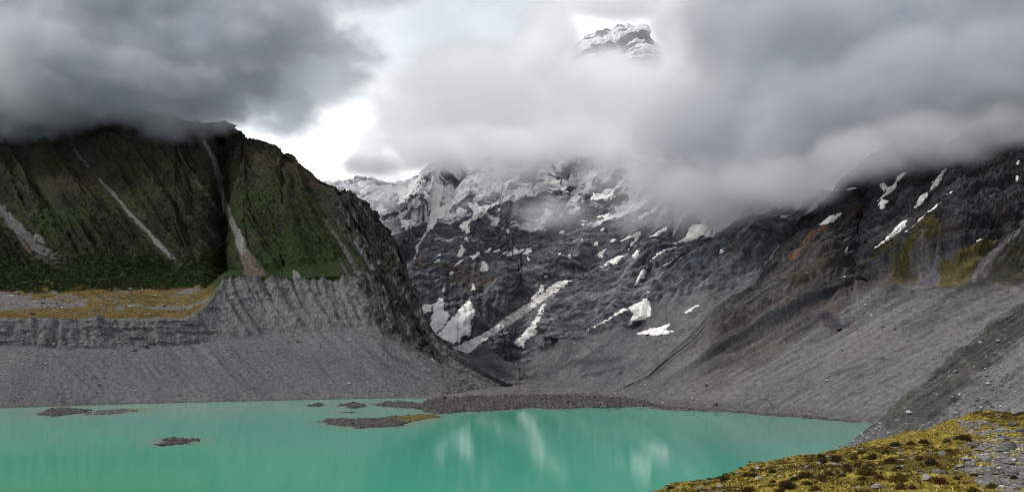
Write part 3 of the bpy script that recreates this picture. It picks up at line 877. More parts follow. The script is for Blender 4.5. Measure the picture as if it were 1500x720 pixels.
gravel_island([(940, 592), (980, 588), (1030, 590), (1080, 596), (1120, 602), (1180, 606), (1230, 611), (1275, 616), (1262, 620), (1200, 613.5), (1130, 608), (1080, 604), (1020, 601), (965, 599.5)],
              .8, 'long low gravel shore bar under the big grey slope', rough=.6, tint=(.088, .083, .081), seed=11)
#@@LAKE
# ================================================================== lake
def polar_grid(px0, px1, nx, Ys):
    px = np.linspace(px0, px1, nx)[None, :] * np.ones((len(Ys), 1))
    Y = np.asarray(Ys)[:, None] * np.ones((1, nx))
    return (px - CX) / F * Y, Y, px


Ys = np.concatenate([[-300, -100, 60, 150], np.geomspace(220, 1100, 380)])
wx = np.concatenate([np.linspace(-1500, -620, 16), np.linspace(-615, 400, 420), np.linspace(420, 1200, 12)])
X, Y = np.meshgrid(wx, Ys)
Yc_ = np.maximum(Y, 1)
pxw, pyw = CX + X / Yc_ * F, HY + CZ / Yc_ * F
deep = C(.046, .345, .228)
col = np.broadcast_to(deep, X.shape + (3,)).copy()
nz = fbm(X / 120, Y / 60, 0, 401, 4); nz2 = fbm(X / 300, Y / 160, 0, 402, 3)
# silt clouded shallows along the far shore and in the lagoon behind the bars
shal = sstep(52, 8, pyw - 580 + 16 * nz) * sstep(780, 540, pxw + 60 * nz)
col = mixc(col, C(.31, .37, .29), shal * .9)
col = mixc(col, C(.095, .400, .275), sstep(95, 30, pyw - 585 + 30 * nz2) * .5 * sstep(900, 500, pxw))
col = mixc(col, C(.055, .300, .120), sstep(650, 735, pyw + 30 * nz2) * sstep(620, 50, pxw + 160 * nz2) * .5)
col = mixc(col, C(.100, .255, .200), sstep(930, 1150, pxw + 80 * nz2) * sstep(720, 640, pyw) * .7)
col = mixc(col, C(.045, .340, .265), sstep(-.1, .5, nz2) * .4)
hal = np.full(X.shape, -99.)
for q in HALO:
    s_ = (X > q[:, 0].min() - 40) & (X < q[:, 0].max() + 40) & (Y > q[:, 1].min() - 60) & (Y < q[:, 1].max() + 60)
    if s_.any():
        hal[s_] = np.maximum(hal[s_], poly_sd(X[s_], Y[s_] , q))
hal = hal + 9 * fbm(X / 14, Y / 22, 0, 403, 4)
col = mixc(col, C(.185, .250, .180), sstep(-24, 3, hal) * .7)
col = np.clip(col * 1.02 + C(.02, .01, .012), 0, .8)
me = mesh_np('lake', np.stack([X, Y, 0 * X], -1), grid_faces(*X.shape), col)
m, nt, b = nmat('glacier_water')
N, K = nt.nodes, nt.links
at = N.new('ShaderNodeVertexColor'); at.layer_name = 'Col'
K.new(at.outputs['Color'], b.inputs['Base Color'])
b.inputs['Roughness'].default_value = 0.05
b.inputs['IOR'].default_value = 1.33
b.inputs['Specular IOR Level'].default_value = 0.5
geo = N.new('ShaderNodeNewGeometry')
mp = N.new('ShaderNodeMapping'); mp.inputs['Scale'].default_value = (.25, 1.0, 1)
K.new(geo.outputs['Position'], mp.inputs['Vector'])
n1 = N.new('ShaderNodeTexNoise'); n1.inputs['Scale'].default_value = .55; n1.inputs['Detail'].default_value = 4
n1.inputs['Roughness'].default_value = .6
K.new(mp.outputs['Vector'], n1.inputs['Vector'])
bp = N.new('ShaderNodeBump'); bp.inputs['Strength'].default_value = .10; bp.inputs['Distance'].default_value = .25
K.new(n1.outputs['Fac'], bp.inputs['Height']); K.new(bp.outputs['Normal'], b.inputs['Normal'])
link('lake', me, m, kind='structure', label='turquoise milky glacier lake with soft reflections')
#@@SNOW
# ================================================================== snow patches, each a body of old snow of its own
def snow_patch(lo, pts, label, dirt=0.0, thick=1.1, group='snow patches on the valley head', fineN=3, rag=1.0):
    pts = np.array(pts, float)
    x0, y0 = pts.min(0) - 4; x1, y1 = pts.max(0) + 4
    m = (lo.rpx > x0) & (lo.rpx < x1) & (lo.rpy > y0) & (lo.rpy < y1)
    vv, uu = np.where(m)
    if len(vv) == 0:
        return None
    # keep the stretch of ground that faces the lake: the nearest continuous run
    v = np.arange(vv.min() - 1, vv.max() + 1.01, 1.0 / fineN); u = np.arange(uu.min() - 1, uu.max() + 1.01, 1.0 / fineN)
    U, V = np.meshgrid(u, v)
    if not hasattr(lo, 'SP'):
        A = np.stack([lo.DX, lo.DY, lo.DZ], -1)
        lo.SP = lerp(smooth(smooth(A, 3, 0), 3, 1), A, .6)
    Pp = lo.sample(lo.SP, V, U); Nn = lo.sample(lo.N, V, U)
    qx, qy = CX + Pp[..., 0] / Pp[..., 1] * F, HY - (Pp[..., 2] - CZ) / Pp[..., 1] * F
    k = int(abs(pts[0, 0] * 7 + pts[0, 1] * 3)) % 997
    wob = rag * (1.6 * noise(qx / 6, qy / 6, 0, k) + 1.3 * noise(qx / 2.6, qy / 2.6, 0, k + 1) + .7 * noise(qx / 1.2, qy / 1.2, 0, k + 2))
    sd = poly_sd(qx, qy, pts) + wob
    off = np.where(sd > 0, .35 + thick * sstep(0, 5, sd), np.maximum(sd, -2.5) * 1.5 + .35)
    Pp = Pp + Nn * off[..., None]
    ok = sd > -1.6
    if not (sd > 0).any():
        return None
    ok = biggest(ok)
    fm = ok[:-1, :-1] & ok[1:, :-1] & ok[:-1, 1:] & ok[1:, 1:]
    f = grid_faces(*U.shape, mask=fm)
    if len(f) == 0:
        return None
    used = np.unique(f)
    remap = np.zeros(U.size, np.int64); remap[used] = np.arange(len(used))
    c0 = C(.80, .795, .775)
    a = np.deg2rad(35)
    dn = fbm((qx * math.cos(a) + qy * math.sin(a)) / 26, (-qx * math.sin(a) + qy * math.cos(a)) / 4.0, 0, k + 5, 4)
    c = mixc(np.broadcast_to(c0, U.shape + (3,)), C(.40, .375, .345), sstep(-.25, .55, dn) * dirt)
    c = mixc(c, C(.48, .44, .39), sstep(1.6, .2, sd) * .45)
    me = mesh_np('snow_patch', Pp.reshape(-1, 3)[used], remap[f], c.reshape(-1, 3)[used])
    return link('snow_patch', me, M_snow, label=label, category='snow patch', group=group)


A3 = lambda p: crop(p, 560, 340, 3.79)
A4 = lambda p: crop(p, 820, 320, 3.79)
A1 = lambda p: crop(p, 460, 180, 4)
A2 = lambda p: crop(p, 740, 180, 4)
A5 = lambda p: crop(p, 1080, 200, 2.769)
for pts, lab, kw in [
    (A3([(302, 568), (400, 460), (470, 385), (490, 372), (498, 400), (512, 450), (490, 490), (495, 560), (470, 580), (445, 570), (430, 610), (385, 615), (345, 600)]),
     'largest white snow triangle at the foot of the rock face', {}),
    (A3([(285, 400), (315, 362), (330, 365), (340, 385), (345, 430), (378, 462), (350, 510), (295, 568), (252, 530), (270, 490)]),
     'pointed white snow slab split from the largest snow triangle by a thin rock line', {}),
    (A3([(218, 410), (240, 400), (285, 395), (270, 440), (235, 450), (225, 490), (208, 470)]),
     'small snow scrap squeezed between the scrub mountain crag and the two big snow slabs', {}),
    (A3([(385, 640), (420, 655), (480, 670), (560, 610), (640, 555), (760, 480), (850, 410), (940, 350), (1000, 310), (1050, 268), (1010, 268), (970, 275), (930, 300), (880, 345), (815, 390), (760, 425), (700, 460), (620, 525), (540, 570), (460, 610)]),
     'long dirty grey avalanche tongue slanting down to the gorge mouth', dict(dirt=.75)),
    (A3([(890, 400), (870, 430), (850, 480), (800, 540), (765, 580), (722, 610), (745, 625), (785, 645), (790, 610), (840, 570), (865, 560), (860, 510), (885, 460), (905, 395)]),
     'cream snow branch forking down from the long dirty tongue', dict(dirt=.25)),
    (A3([(880, 292), (895, 295), (890, 340), (850, 370), (815, 388), (840, 350), (865, 330)]), 'yellowish snow stub standing on top of the long dirty tongue', dict(dirt=.3)),
    (A3([(545, 165), (570, 160), (590, 185), (580, 215), (540, 218), (550, 190)]), 'round white snow spot on dark rock high above the snow triangle', {}),
    (A3([(665, 115), (720, 105), (735, 90), (760, 100), (800, 88), (828, 85), (810, 110), (815, 160), (800, 140), (795, 95), (750, 120), (700, 130)]), 'thin hooked snow ledge with a drooping tail on the dark face', {}),
    (A3([(480, 135), (510, 125), (540, 130), (500, 148)]), 'short flat snow ledge just above the round snow spot', {}),
    (A3([(500, 285), (510, 285), (515, 320), (497, 320)]), 'tiny upright snow fleck below the round spot on rusty rock', {}),
    (A3([(415, 130), (440, 70), (465, 90), (440, 140)]), 'narrow leaning snow strip above the rusty rock', {}),
    (A3([(395, 190), (440, 150), (455, 150), (410, 185)]), 'short slanted snow dash under the narrow leaning strip', {}),
    (A3([(755, 0), (770, 0), (795, 30), (760, 25)]), 'small snow notch right above the hooked ledge', {}),
    (A1([(580, 800), (600, 760), (595, 720), (640, 680), (660, 620), (680, 520), (690, 470), (640, 410), (630, 400), (650, 395), (690, 440), (710, 380), (700, 330), (645, 280), (660, 285), (720, 350), (760, 370), (750, 440), (735, 490), (790, 470), (810, 470), (770, 530), (720, 580), (690, 620), (640, 660), (620, 710), (600, 770)]),
     'tall snow couloir dropping from the cloud and tapering to a thread', {}),
    (A1([(505, 600), (500, 540), (495, 505), (520, 560), (560, 565), (620, 590), (600, 615), (540, 625)]), 'ragged cream snow patch left of the tall couloir', dict(dirt=.2, rag=2)),
    (A1([(455, 400), (490, 375), (545, 375), (600, 300), (640, 300), (630, 350), (590, 390), (530, 470), (490, 475), (500, 430)]), 'broken snow shoulder under the cloud at the top left of the couloir', dict(rag=2.2)),
    (A1([(850, 610), (870, 580), (920, 560), (930, 520), (900, 470), (940, 465), (980, 490), (1080, 470), (1020, 510), (960, 560), (910, 580), (910, 615), (895, 690), (880, 680), (890, 640)]), 'forked snow gully hanging from the mist beside the tall couloir', dict(rag=1.6)),
    (A1([(830, 510), (840, 490), (895, 505), (890, 525), (840, 535)]), 'bright snow blotch between the couloir and the forked gully', {}),
    (A1([(905, 340), (935, 300), (980, 350), (930, 350)]), 'snow tooth on the rocky rib below the cloud', dict(rag=2)),
    (A1([(940, 440), (1000, 400), (1080, 370), (1200, 300), (1200, 330), (1100, 370), (1060, 400), (980, 450)]), 'long faint snow ramp rising into the mist', dict(rag=2)),
    (A2([(245, 370), (280, 335), (325, 335), (320, 355)]), 'short bright snow ramp at the edge of the mist', {}),
    (A2([(430, 355), (450, 330), (540, 280), (530, 305), (470, 340)]), 'slanted snow bar under the upper snow hook', {}),
    (A2([(535, 245), (570, 220), (620, 225), (580, 265)]), 'uppermost snow hook just under the cloud', dict(rag=1.8)),
    (A2([(495, 450), (520, 410), (590, 415), (645, 395), (630, 420), (655, 435), (600, 445)]), 'ragged wide snow shelf on the dark buttress', dict(rag=1.6)),
    (A2([(535, 550), (590, 535), (620, 530), (590, 570), (580, 555)]), 'small winged snow fleck below the wide snow shelf', {}),
    (A2([(355, 490), (360, 465), (400, 465), (380, 490)]), 'square snow fleck above the drifting wisp', {}),
    (A2([(80, 640), (105, 630), (115, 670), (80, 670)]), 'blocky snow fleck below the drifting wisp', {}),
    (A2([(185, 620), (225, 605), (215, 625)]), 'flat snow dash right of the blocky fleck', {}),
    (A4([(635, 140), (700, 100), (720, 50), (745, 30), (800, 35), (835, 40), (800, 85), (770, 110), (700, 130)]), 'broad streaky snowfield right below the cloud base', dict(dirt=.3)),
    (A4([(500, 100), (560, 60), (600, 38), (590, 65), (530, 105)]), 'leaf shaped snow patch left of the broad streaky snowfield', {}),
    (A4([(340, 125), (410, 80), (455, 68), (440, 105), (400, 150), (380, 170), (420, 105), (370, 118)]), 'curved two armed snow patch on the grey slabs', {}),
    (A4([(220, 270), (310, 215), (380, 195), (340, 235), (300, 255)]), 'wedge of grey snow sliding along a rock ramp', dict(dirt=.4)),
    (A4([(400, 210), (430, 175), (445, 180), (420, 230)]), 'small bright snow diamond beside the grey wedge', {}),
    (A4([(410, 380), (430, 330), (460, 280), (488, 262), (470, 320), (440, 350)]), 'steep snow runnel in the pale rock chute', {}),
    (A4([(575, 262), (620, 225), (675, 195), (650, 220), (600, 255)]), 'thin slanted snow sliver under the broad snowfield', {}),
    (A4([(500, 240), (545, 190), (570, 175), (650, 150), (640, 165), (570, 190)]), 'dirty snow trail running down from the broad snowfield', dict(dirt=.5)),
    (A4([(375, 595), (430, 570), (500, 545), (508, 510), (490, 445), (470, 442), (380, 500), (410, 530)]), 'snow apron with a grey dirty heart above the debris fan', dict(dirt=.35)),
    (A4([(145, 625), (200, 590), (270, 555), (330, 510), (360, 495), (375, 505), (330, 530), (290, 555), (210, 597)]), 'snow cap with a thin tail along the fan edge', {}),
    (A4([(420, 638), (500, 610), (560, 600), (605, 582), (610, 590), (580, 615), (635, 625), (590, 640), (500, 648)]), 'lowest snow patch lying flat on the grey debris fan', dict(dirt=.2)),
    (A4([(475, 415), (515, 385), (500, 410)]), 'tiny snow chip above the snow apron', {}),
    (A4([(690, 525), (740, 490), (770, 480), (720, 520)]), 'faint dusty snow streak on the fan below dark crags', dict(dirt=.7)),
    (A4([(195, 205), (275, 155), (240, 185), (235, 215)]), 'thin hooked snow trail on the rock left of the slabs', dict(dirt=.3)),
]:
    snow_patch(FA, pts, lab, **kw)
# small flecks nobody could tell apart
for cx_, cy_, w_, h_ in [(772, 369, 7, 2), (700, 372, 4, 3), (716, 366, 5, 2), (728, 367, 4, 2), (643, 374, 3, 2), (640, 382, 4, 2), (661, 399, 3, 2), (650, 424, 2, 4),
                         (744, 338, 3, 3), (801, 335, 4, 2), (822, 340, 3, 2), (835, 373, 3, 2), (820, 371, 2, 2), (800, 405, 3, 1.5), (872, 357, 4, 3), (884, 336, 5, 2),
                         (898, 352, 4, 2), (840, 375, 7, 2), (853, 350, 2, 2), (1032, 371, 5, 3), (1056, 368, 4, 2), (850, 295, 5, 2.5), (829, 282, 4, 3), (752, 325, 4, 2), (760, 317, 4, 2), (884, 265, 4, 3), (560, 336, 4, 3)]:
    q = [(cx_ + w_ * math.cos(t) * (1 + .3 * math.sin(3 * t)), cy_ + h_ * math.sin(t) - .35 * w_ * math.cos(t)) for t in np.linspace(0, 6.28, 9)[:-1]]
    snow_patch(FA, q, 'small snow fleck on the dark rock under the cloud', group='small snow flecks on the rock face', rag=.8)
GR = 'snow gullies on the dark flank'
for pts, lab in [
    (A5([(568, 260), (600, 225), (572, 195), (595, 185), (610, 205), (640, 190), (645, 160), (690, 140), (650, 185), (635, 215), (590, 250), (612, 260), (590, 298), (570, 285)]), 'zigzag white snow gully on the black crag under cloud'),
    (A5([(700, 305), (720, 280), (740, 240), (780, 220), (790, 190), (830, 140), (850, 130), (820, 190), (780, 230), (740, 280)]), 'long straight snow gully reaching up into the grey cloud'),
    (A5([(552, 455), (600, 415), (660, 350), (688, 338), (680, 365), (620, 415)]), 'tapered snow streak beside the brown grass, lowest on the flank'),
    (A5([(685, 385), (740, 335), (790, 290), (830, 262), (815, 285), (760, 325), (720, 355)]), 'slim snow line edging the top of the golden grass field'),
    (A5([(330, 358), (370, 325), (430, 305), (410, 330), (370, 355)]), 'speckled snow wedge on the brown rib near the valley head'),
    (A5([(845, 235), (875, 218), (865, 230)]), 'snow chip right of the long straight gully'),
    (A5([(430, 470), (450, 445), (445, 460)]), 'snow chip on the grey gully below the speckled wedge'),
    (A5([(135, 440), (165, 420), (160, 435)]), 'snow chip on the ridge edge next to the rock face'),
    (A5([(432, 215), (465, 205), (490, 208), (460, 218)]), 'dim flat snow strip fading into the cloud base'),
    (A5([(1128, 160), (1140, 160), (1135, 185)]), 'isolated snow dot high on the black crag'),
    (A5([(1130, 112), (1138, 96), (1147, 92), (1143, 108)]), 'snow dash above the isolated dot under the cloud'),
    (A5([(285, 262), (300, 250), (310, 250), (296, 266)]), 'dim snow dash on the misty ridge shoulder'),
    (A5([(970, 422), (985, 416), (992, 420), (978, 426)]), 'snow dot above the golden grass field'),
]:
    snow_patch(R, pts, lab, group=GR, rag=.9)
#@@FORE
# ================================================================== foreground: mossy moraine hill the viewer stands on
FG = LoftD(850, 1950, 1.0, [
    (830, 15),
    ([(850, 790), (960, 740), (1040, 720), (1100, 710), (1240, 694), (1400, 676), (1500, 668), (1950, 650)], [(850, 33), (1100, 34), (1500, 36), (1950, 36)]),
    ([(850, 768), (900, 746), (960, 720), (1030, 703), (1100, 687), (1170, 670), (1240, 656), (1290, 644), (1330, 635), (1400, 632), (1440, 634), (1500, 632), (1950, 622)],
     [(850, 39), (900, 42), (960, 46), (1030, 53), (1100, 60), (1170, 67), (1240, 75), (1290, 82), (1400, 88), (1500, 84), (1950, 80)]),
    ([(850, 790), (960, 738), (1100, 702), (1240, 668), (1290, 654), (1340, 641), (1370, 630), (1395, 614), (1420, 605), (1450, 602), (1480, 603), (1500, 597), (1520, 589), (1950, 560)],
     [(850, 48), (960, 55), (1100, 72), (1240, 88), (1340, 99), (1420, 104), (1500, 101), (1950, 98)]),
    ([(850, 900), (960, 830), (1100, 780), (1240, 740), (1400, 690), (1500, 660), (1950, 630)],
     [(850, 75), (1100, 100), (1240, 125), (1400, 145), (1950, 140)]),
], [60, 150, 70, 30], su=5, sv=3)
px, py, seg = FG.px, FG.py, FG.seg
hum = FG.n3(5.0, 401, 4)
d = .38 * hum * sstep(0, .5, seg) + .11 * FG.n3(1.1, 402, 4) + .35 * FG.n3(14, 403, 3)
FG.displace(d * np.where(seg > 3.2, .5, 1))
px, py = FG.rpx, FG.rpy
n1 = FG.n3(6.0, 411, 5, gain=.6); n2 = FG.n3(1.3, 412, 5, gain=.65); n3_ = FG.n3(16, 413, 3)
grav = sstep(.05, .38, .75 * n2 + .45 * n1 + .9 * sstep(1370, 1480, px + 25 * n1) * sstep(632, 655, py) - .28
             - .6 * sstep(655, 635, py) * sstep(1415, 1380, px)
             + .5 * np.exp(-((px - 1365) / 50) ** 2 - ((py - 692) / 8) ** 2) + .4 * np.exp(-((px - 1060) / 40) ** 2 - ((py - 712) / 7) ** 2)
             + .45 * np.exp(-((px - 1420) / 30) ** 2 - ((py - 622) / 7) ** 2) + .7 * np.exp(-((px - 1455) / 45) ** 2 - ((py - 632) / 7) ** 2))
gold = mixc(C(.235, .168, .022), C(.50, .42, .11), sstep(-.1, .6, FG.n3(.8, 416, 4, gain=.65)))
oliv = mixc(C(.075, .050, .010), C(.130, .092, .016), sstep(-.5, .5, n2))
og = sstep(.16, -.24, .8 * n1 + .75 * n2 + .02 - .5 * sstep(662, 640, py) * sstep(1425, 1390, px) * sstep(1240, 1290, px) - .25 * sstep(3.0, 2.0, seg) * sstep(1.6, 2.0, seg))
fcol = mixc(oliv, gold, og)
fcol = mixc(fcol, C(.075, .045, .014), sstep(.35, .7, FG.n3(4.0, 414, 4)) * .7)
fcol = mixc(fcol, mixc(C(.115, .108, .107), C(.22, .21, .205), sstep(-.4, .6, FG.n3(1.0, 415, 4))), grav)
FG.grav, FG.og = grav, og
FG.build('hillside', fcol, M_near, kind='structure', label='golden mossy foreground hillside with gravel patches')
# the rest of the hill, round and behind the viewer
ga, gr = np.meshgrid(np.linspace(0, 2 * np.pi, 97), np.array([0, 4, 8, 14, 24, 45, 80, 140, 260, 500]))
X, Y = gr * np.sin(ga), gr * np.cos(ga)
front = sstep(-.3, .6, np.cos(ga)) * sstep(.9, .2, np.sin(ga))
fall = np.where(Y > 0, front * np.maximum(gr - 8, 0) * .55 + np.maximum(gr - 8, 0) * .12, np.maximum(gr - 10, 0) * .05)
Z = 68.1 - fall + .5 * fbm(X / 9, Y / 9, 0, 421, 4)
inview = (np.abs(np.arctan2(X - 0, Y) - .33) < .24) & (gr > 10)
Z = np.where(inview, Z - 1.5 - gr * .03, Z)
link('ground', mesh_np('ground', np.stack([X, Y, Z], -1), grid_faces(*X.shape),
     np.broadcast_to(C(.12, .085, .02), X.shape + (3,))), M_near, kind='structure', label='mossy ground where the viewer stands')
#@@SCATTER
# ================================================================== stones, scrub and plants
def ico(sub):
    import bmesh
    bm = bmesh.new(); bmesh.ops.create_icosphere(bm, subdivisions=sub, radius=1)
    v = np.array([q.co[:] for q in bm.verts]); f = np.array([[q.index for q in p.verts] for p in bm.faces])
    bm.free()
    return v, f


ICO1, ICO2, ICO3 = ico(1), ico(2), ico(3)


def rand_rot(n):
    q = rng.normal(size=(n, 4)); q /= np.linalg.norm(q, axis=1)[:, None]
    a, b, c, d = q.T
    return np.stack([np.stack([1 - 2 * (c * c + d * d), 2 * (b * c - a * d), 2 * (b * d + a * c)], -1),
                     np.stack([2 * (b * c + a * d), 1 - 2 * (b * b + d * d), 2 * (c * d - a * b)], -1),
                     np.stack([2 * (b * d - a * c), 2 * (c * d + a * b), 1 - 2 * (b * b + c * c)], -1)], 1)


def rubble(name, pos, size, cols, mat, label, flat=.75):
    """many small angular stones as one mass"""
    v, f = ICO1
    n = len(pos)
    jit = 1 + .28 * rng.normal(size=(n, len(v), 1))
    V = v[None] * np.clip(jit, .45, 1.6)
    V = V * (size[:, None, None] * rng.uniform(.6, 1.3, (n, 1, 3)))
    V = np.einsum('nij,nvj->nvi', rand_rot(n), V)
    V[..., 2] *= flat
    V = V + pos[:, None, :]
    Fq = f[None] + (np.arange(n) * len(v))[:, None, None]
    Cc = np.repeat(cols[:, None, :], len(v), 1)
    me = mesh_np(name, V.reshape(-1, 3), Fq.reshape(-1, 3), Cc.reshape(-1, 3), smooth_sh=False, nper=3)
    return link(name, me, mat, kind='stuff', label=label)


def pick(lo, weight, n):
    """random places on a terrain, even over what one sees of it"""
    wgt = weight.ravel().astype(float)
    i = rng.choice(len(wgt), size=n, p=wgt / wgt.sum())
    iv, iu = np.unravel_index(i, lo.shape)
    v = iv + rng.uniform(-.5, .5, n); u = iu + rng.uniform(-.5, .5, n)
    A = np.stack([lo.DX, lo.DY, lo.DZ], -1)
    return lo.sample(A, v, u), iv, iu


def stones(lo, wgt, n, pxsize, mat, base, label, spread=.35, name='rubble'):
    p, iv, iu = pick(lo, wgt, n)
    s = pxsize * np.exp(rng.normal(0, .55, n)) * p[:, 1] / F
    c = np.array(base)[None] * np.exp(rng.normal(0, spread, (n, 1)))
    p[:, 2] += s * .2
    return rubble(name, p, s, np.clip(c, .02, .6), mat, label)


inv = lambda lo: ((lo.rpx > -30) & (lo.rpx < 1530)).astype(float)
sg = L.seg
belt, tan, rocky, rockend, val, bench2, stony = [L.m[k] for k in ('belt', 'tan', 'rocky', 'rockend', 'val', 'bench2', 'stony')]
mtn = L.m['mtn']; mtn_R, low, upm, crest = [R.m[k] for k in ('mtn', 'low', 'upm', 'crest')]
wL = inv(L) * (np.where(sg < 2, .5 + 1.6 * np.exp(-((sg - 1.12) / .10) ** 2) + .8 * sstep(560, 660, L.px), 0) + np.where((sg >= 2) & (sg < 3.0), 1.3 + .8 * (L.px > 330), 0)) * (sg > 1.05) * (L.rpx < 745)
stones(L, wL, 5200, .5, M_stone, (.20, .198, .20), 'loose stones scattered over the left moraine wall')
wB = inv(L) * ((sg > 3.05) & (sg < 4.1) & (L.px < 300)) * (1 + 2 * stony)
stones(L, wB, 900, .75, M_stone, (.23, .225, .23), 'pale stones on the grassy bench')
wF = ((FA.seg > 1.05) & (FA.seg < 2.95)) * inv(FA) * (FA.rpx > 640) * (FA.rpx < 1090)
stones(FA, wF, 4200, .5, M_stone, (.17, .172, .178), 'loose stones on the debris fan')
wR = inv(R) * (low > .6) * (R.seg > 1.05) * (.6 + 2.2 * np.exp(-((R.seg - 1.1) / .1) ** 2) + .9 * upm + 1.2 * crest)
stones(R, wR, 4600, .48, M_stone, (.205, .198, .195), 'loose stones on the long grey slope')
wN = inv(NS) * (NS.seg > 1.1) * (NS.seg < 3.0) * (.35 + NS.n3(12, 601, 3).clip(0, 1) * 2) * (1.15 - NS.m)
stones(NS, wN, 3600, .72, M_stone, (.24, .236, .235), 'loose stones on the near moraine spur')
# islands
n = 3600
allx, ally, allz = [np.concatenate([q[i] for q in ISL]) for i in range(3)]
wi = np.concatenate([np.full(len(q[0]), 1.0 / 1) for q in ISL]); k = rng.choice(len(allx), n, p=wi / wi.sum())
pI = np.stack([allx[k], ally[k], allz[k]], -1)
pI[:, 2] = np.maximum(pI[:, 2], -.15)
sI = .6 * np.exp(rng.normal(0, .5, n)) * pI[:, 1] / F
rubble('rubble', pI, sI, np.array([[.085, .08, .077]]) * np.exp(rng.normal(0, .45, (n, 1))), M_stone, 'broken stones covering the dark lake bars')

# ---- scrub: leafy clumps, one mass
def leaf_mass(name, pos, size, cols, nleaf, mat, label, tall=.8, leaf=.55):
    n = len(pos)
    d = rng.normal(size=(n, nleaf, 3)); d /= np.linalg.norm(d, axis=-1, keepdims=True)
    d[..., 2] = np.abs(d[..., 2]) * tall
    r = rng.uniform(.45, 1.05, (n, nleaf, 1))
    ctr = pos[:, None, :] + d * r * size[:, None, None]
    a = rng.normal(size=(n, nleaf, 3)); a /= np.linalg.norm(a, axis=-1, keepdims=True)
    b = np.cross(a, d + .4 * rng.normal(size=(n, nleaf, 3))); b /= np.linalg.norm(b, axis=-1, keepdims=True) + 1e-6
    h = (leaf * size)[:, None, None] * rng.uniform(.6, 1.3, (n, nleaf, 1))
    V = np.stack([ctr - a * h * .5 - b * h * .35, ctr + b * h * .45, ctr + a * h * .6 - b * h * .2], 2)
    Cc = cols[:, None, None, :] * np.exp(rng.normal(0, .25, (n, nleaf, 1, 1)))
    Cc = np.broadcast_to(Cc, V.shape)
    Fq = np.arange(n * nleaf * 3).reshape(-1, 3)
    me = mesh_np(name, V.reshape(-1, 3), Fq, Cc.reshape(-1, 3), smooth_sh=False, nper=3)
    return link(name, me, mat, kind='stuff', label=label)


wS = inv(L) * belt * (1 - tan)
p, iv, iu = pick(L, wS, 3600)
s = rng.uniform(1.6, 3.6, len(p))
c = L.col[iv, iu] * np.exp(rng.normal(.1, .35, (len(p), 1)))
leaf_mass('scrub', p, s, c, 26, M_leaf, 'dark green scrub belt above the golden bench')
wS = inv(L) * mtn * (1 - rocky * .8) * (1 - rockend) * (L.seg < 6.6) * (.35 + sstep(6.3, 5.2, L.seg)) * (val > 7)
p, iv, iu = pick(L, wS, 5200)
s = rng.uniform(1.1, 2.6, len(p))
c = L.col[iv, iu] * np.exp(rng.normal(.0, .35, (len(p), 1)))
leaf_mass('scrub', p, s, c, 16, M_leaf, 'low scrub on the left mountain slope')
wS = inv(R) * mtn_R * (R.seg < 4.6) * sstep(1230, 1330, R.px)
p, iv, iu = pick(R, wS, 1800)
s = rng.uniform(.7, 1.7, len(p))
c = R.col[iv, iu] * np.exp(rng.normal(.0, .35, (len(p), 1)))
leaf_mass('scrub', p, s, c, 14, M_leaf, 'sparse scrub on the dark right flank')
# dark tufts on the bench
wS = inv(L) * bench2 * (1 - stony)
p, iv, iu = pick(L, wS, 420)
leaf_mass('scrub', p, rng.uniform(.5, 1.3, 420), np.tile([[.04, .036, .012]], (420, 1)), 12, M_leaf, 'dark tufts dotted over the golden bench')

# ---- moss and grass of the foreground
vis = inv(FG) * (FG.seg > .15) * (FG.seg < 3.1) * (FG.rpy < 735)
dens = vis * (FG.DY / 60.0) ** .6
wg = dens * (1 - FG.grav * .93)
n = 26000
p, iv, iu = pick(FG, wg, n)
gcol = np.where((FG.og[iv, iu] + rng.normal(0, .25, n) > .62)[:, None], np.array([[.35, .285, .058]]), np.array([[.105, .076, .014]]))
gcol = np.where((rng.random(n) < .10)[:, None], np.array([[.095, .052, .016]]), gcol) * np.exp(rng.normal(0, .25, (n, 1)))
nb = 6
th = rng.uniform(0, 2 * np.pi, (n, nb)); lean = rng.uniform(.2, 1.0, (n, nb)); hh = rng.uniform(.03, .10, (n, nb)) * (1 + .5 * rng.random((n, 1)))
root = p[:, None, :] + np.stack([np.cos(th) * .07, np.sin(th) * .07, 0 * th - .01], -1)
tip = root + np.stack([np.cos(th) * lean * hh, np.sin(th) * lean * hh, hh], -1)
sd_ = np.stack([-np.sin(th), np.cos(th), 0 * th], -1) * (.022 + .0005 * p[:, 1])[:, None, None]
V = np.stack([root - sd_, root + sd_, tip], 2)
Cc = np.broadcast_to(gcol[:, None, None, :], V.shape)
link('moss', mesh_np('moss', V.reshape(-1, 3), np.arange(n * nb * 3).reshape(-1, 3), Cc.reshape(-1, 3), smooth_sh=False, nper=3), M_leaf,
     kind='stuff', label='golden moss and short grass on the foreground hill')
n = 9000
p, iv, iu = pick(FG, dens * (.03 + FG.grav), n)
s = .05 * np.exp(rng.normal(0, .55, n)) * (p[:, 1] / 60) ** .3
p[:, 2] += s * .25
rubble('gravel', p, s, np.clip(np.array([[.215, .205, .20]]) * np.exp(rng.normal(0, .35, (n, 1))), .04, .6), M_near, 'grey broken gravel between the moss', flat=.6)


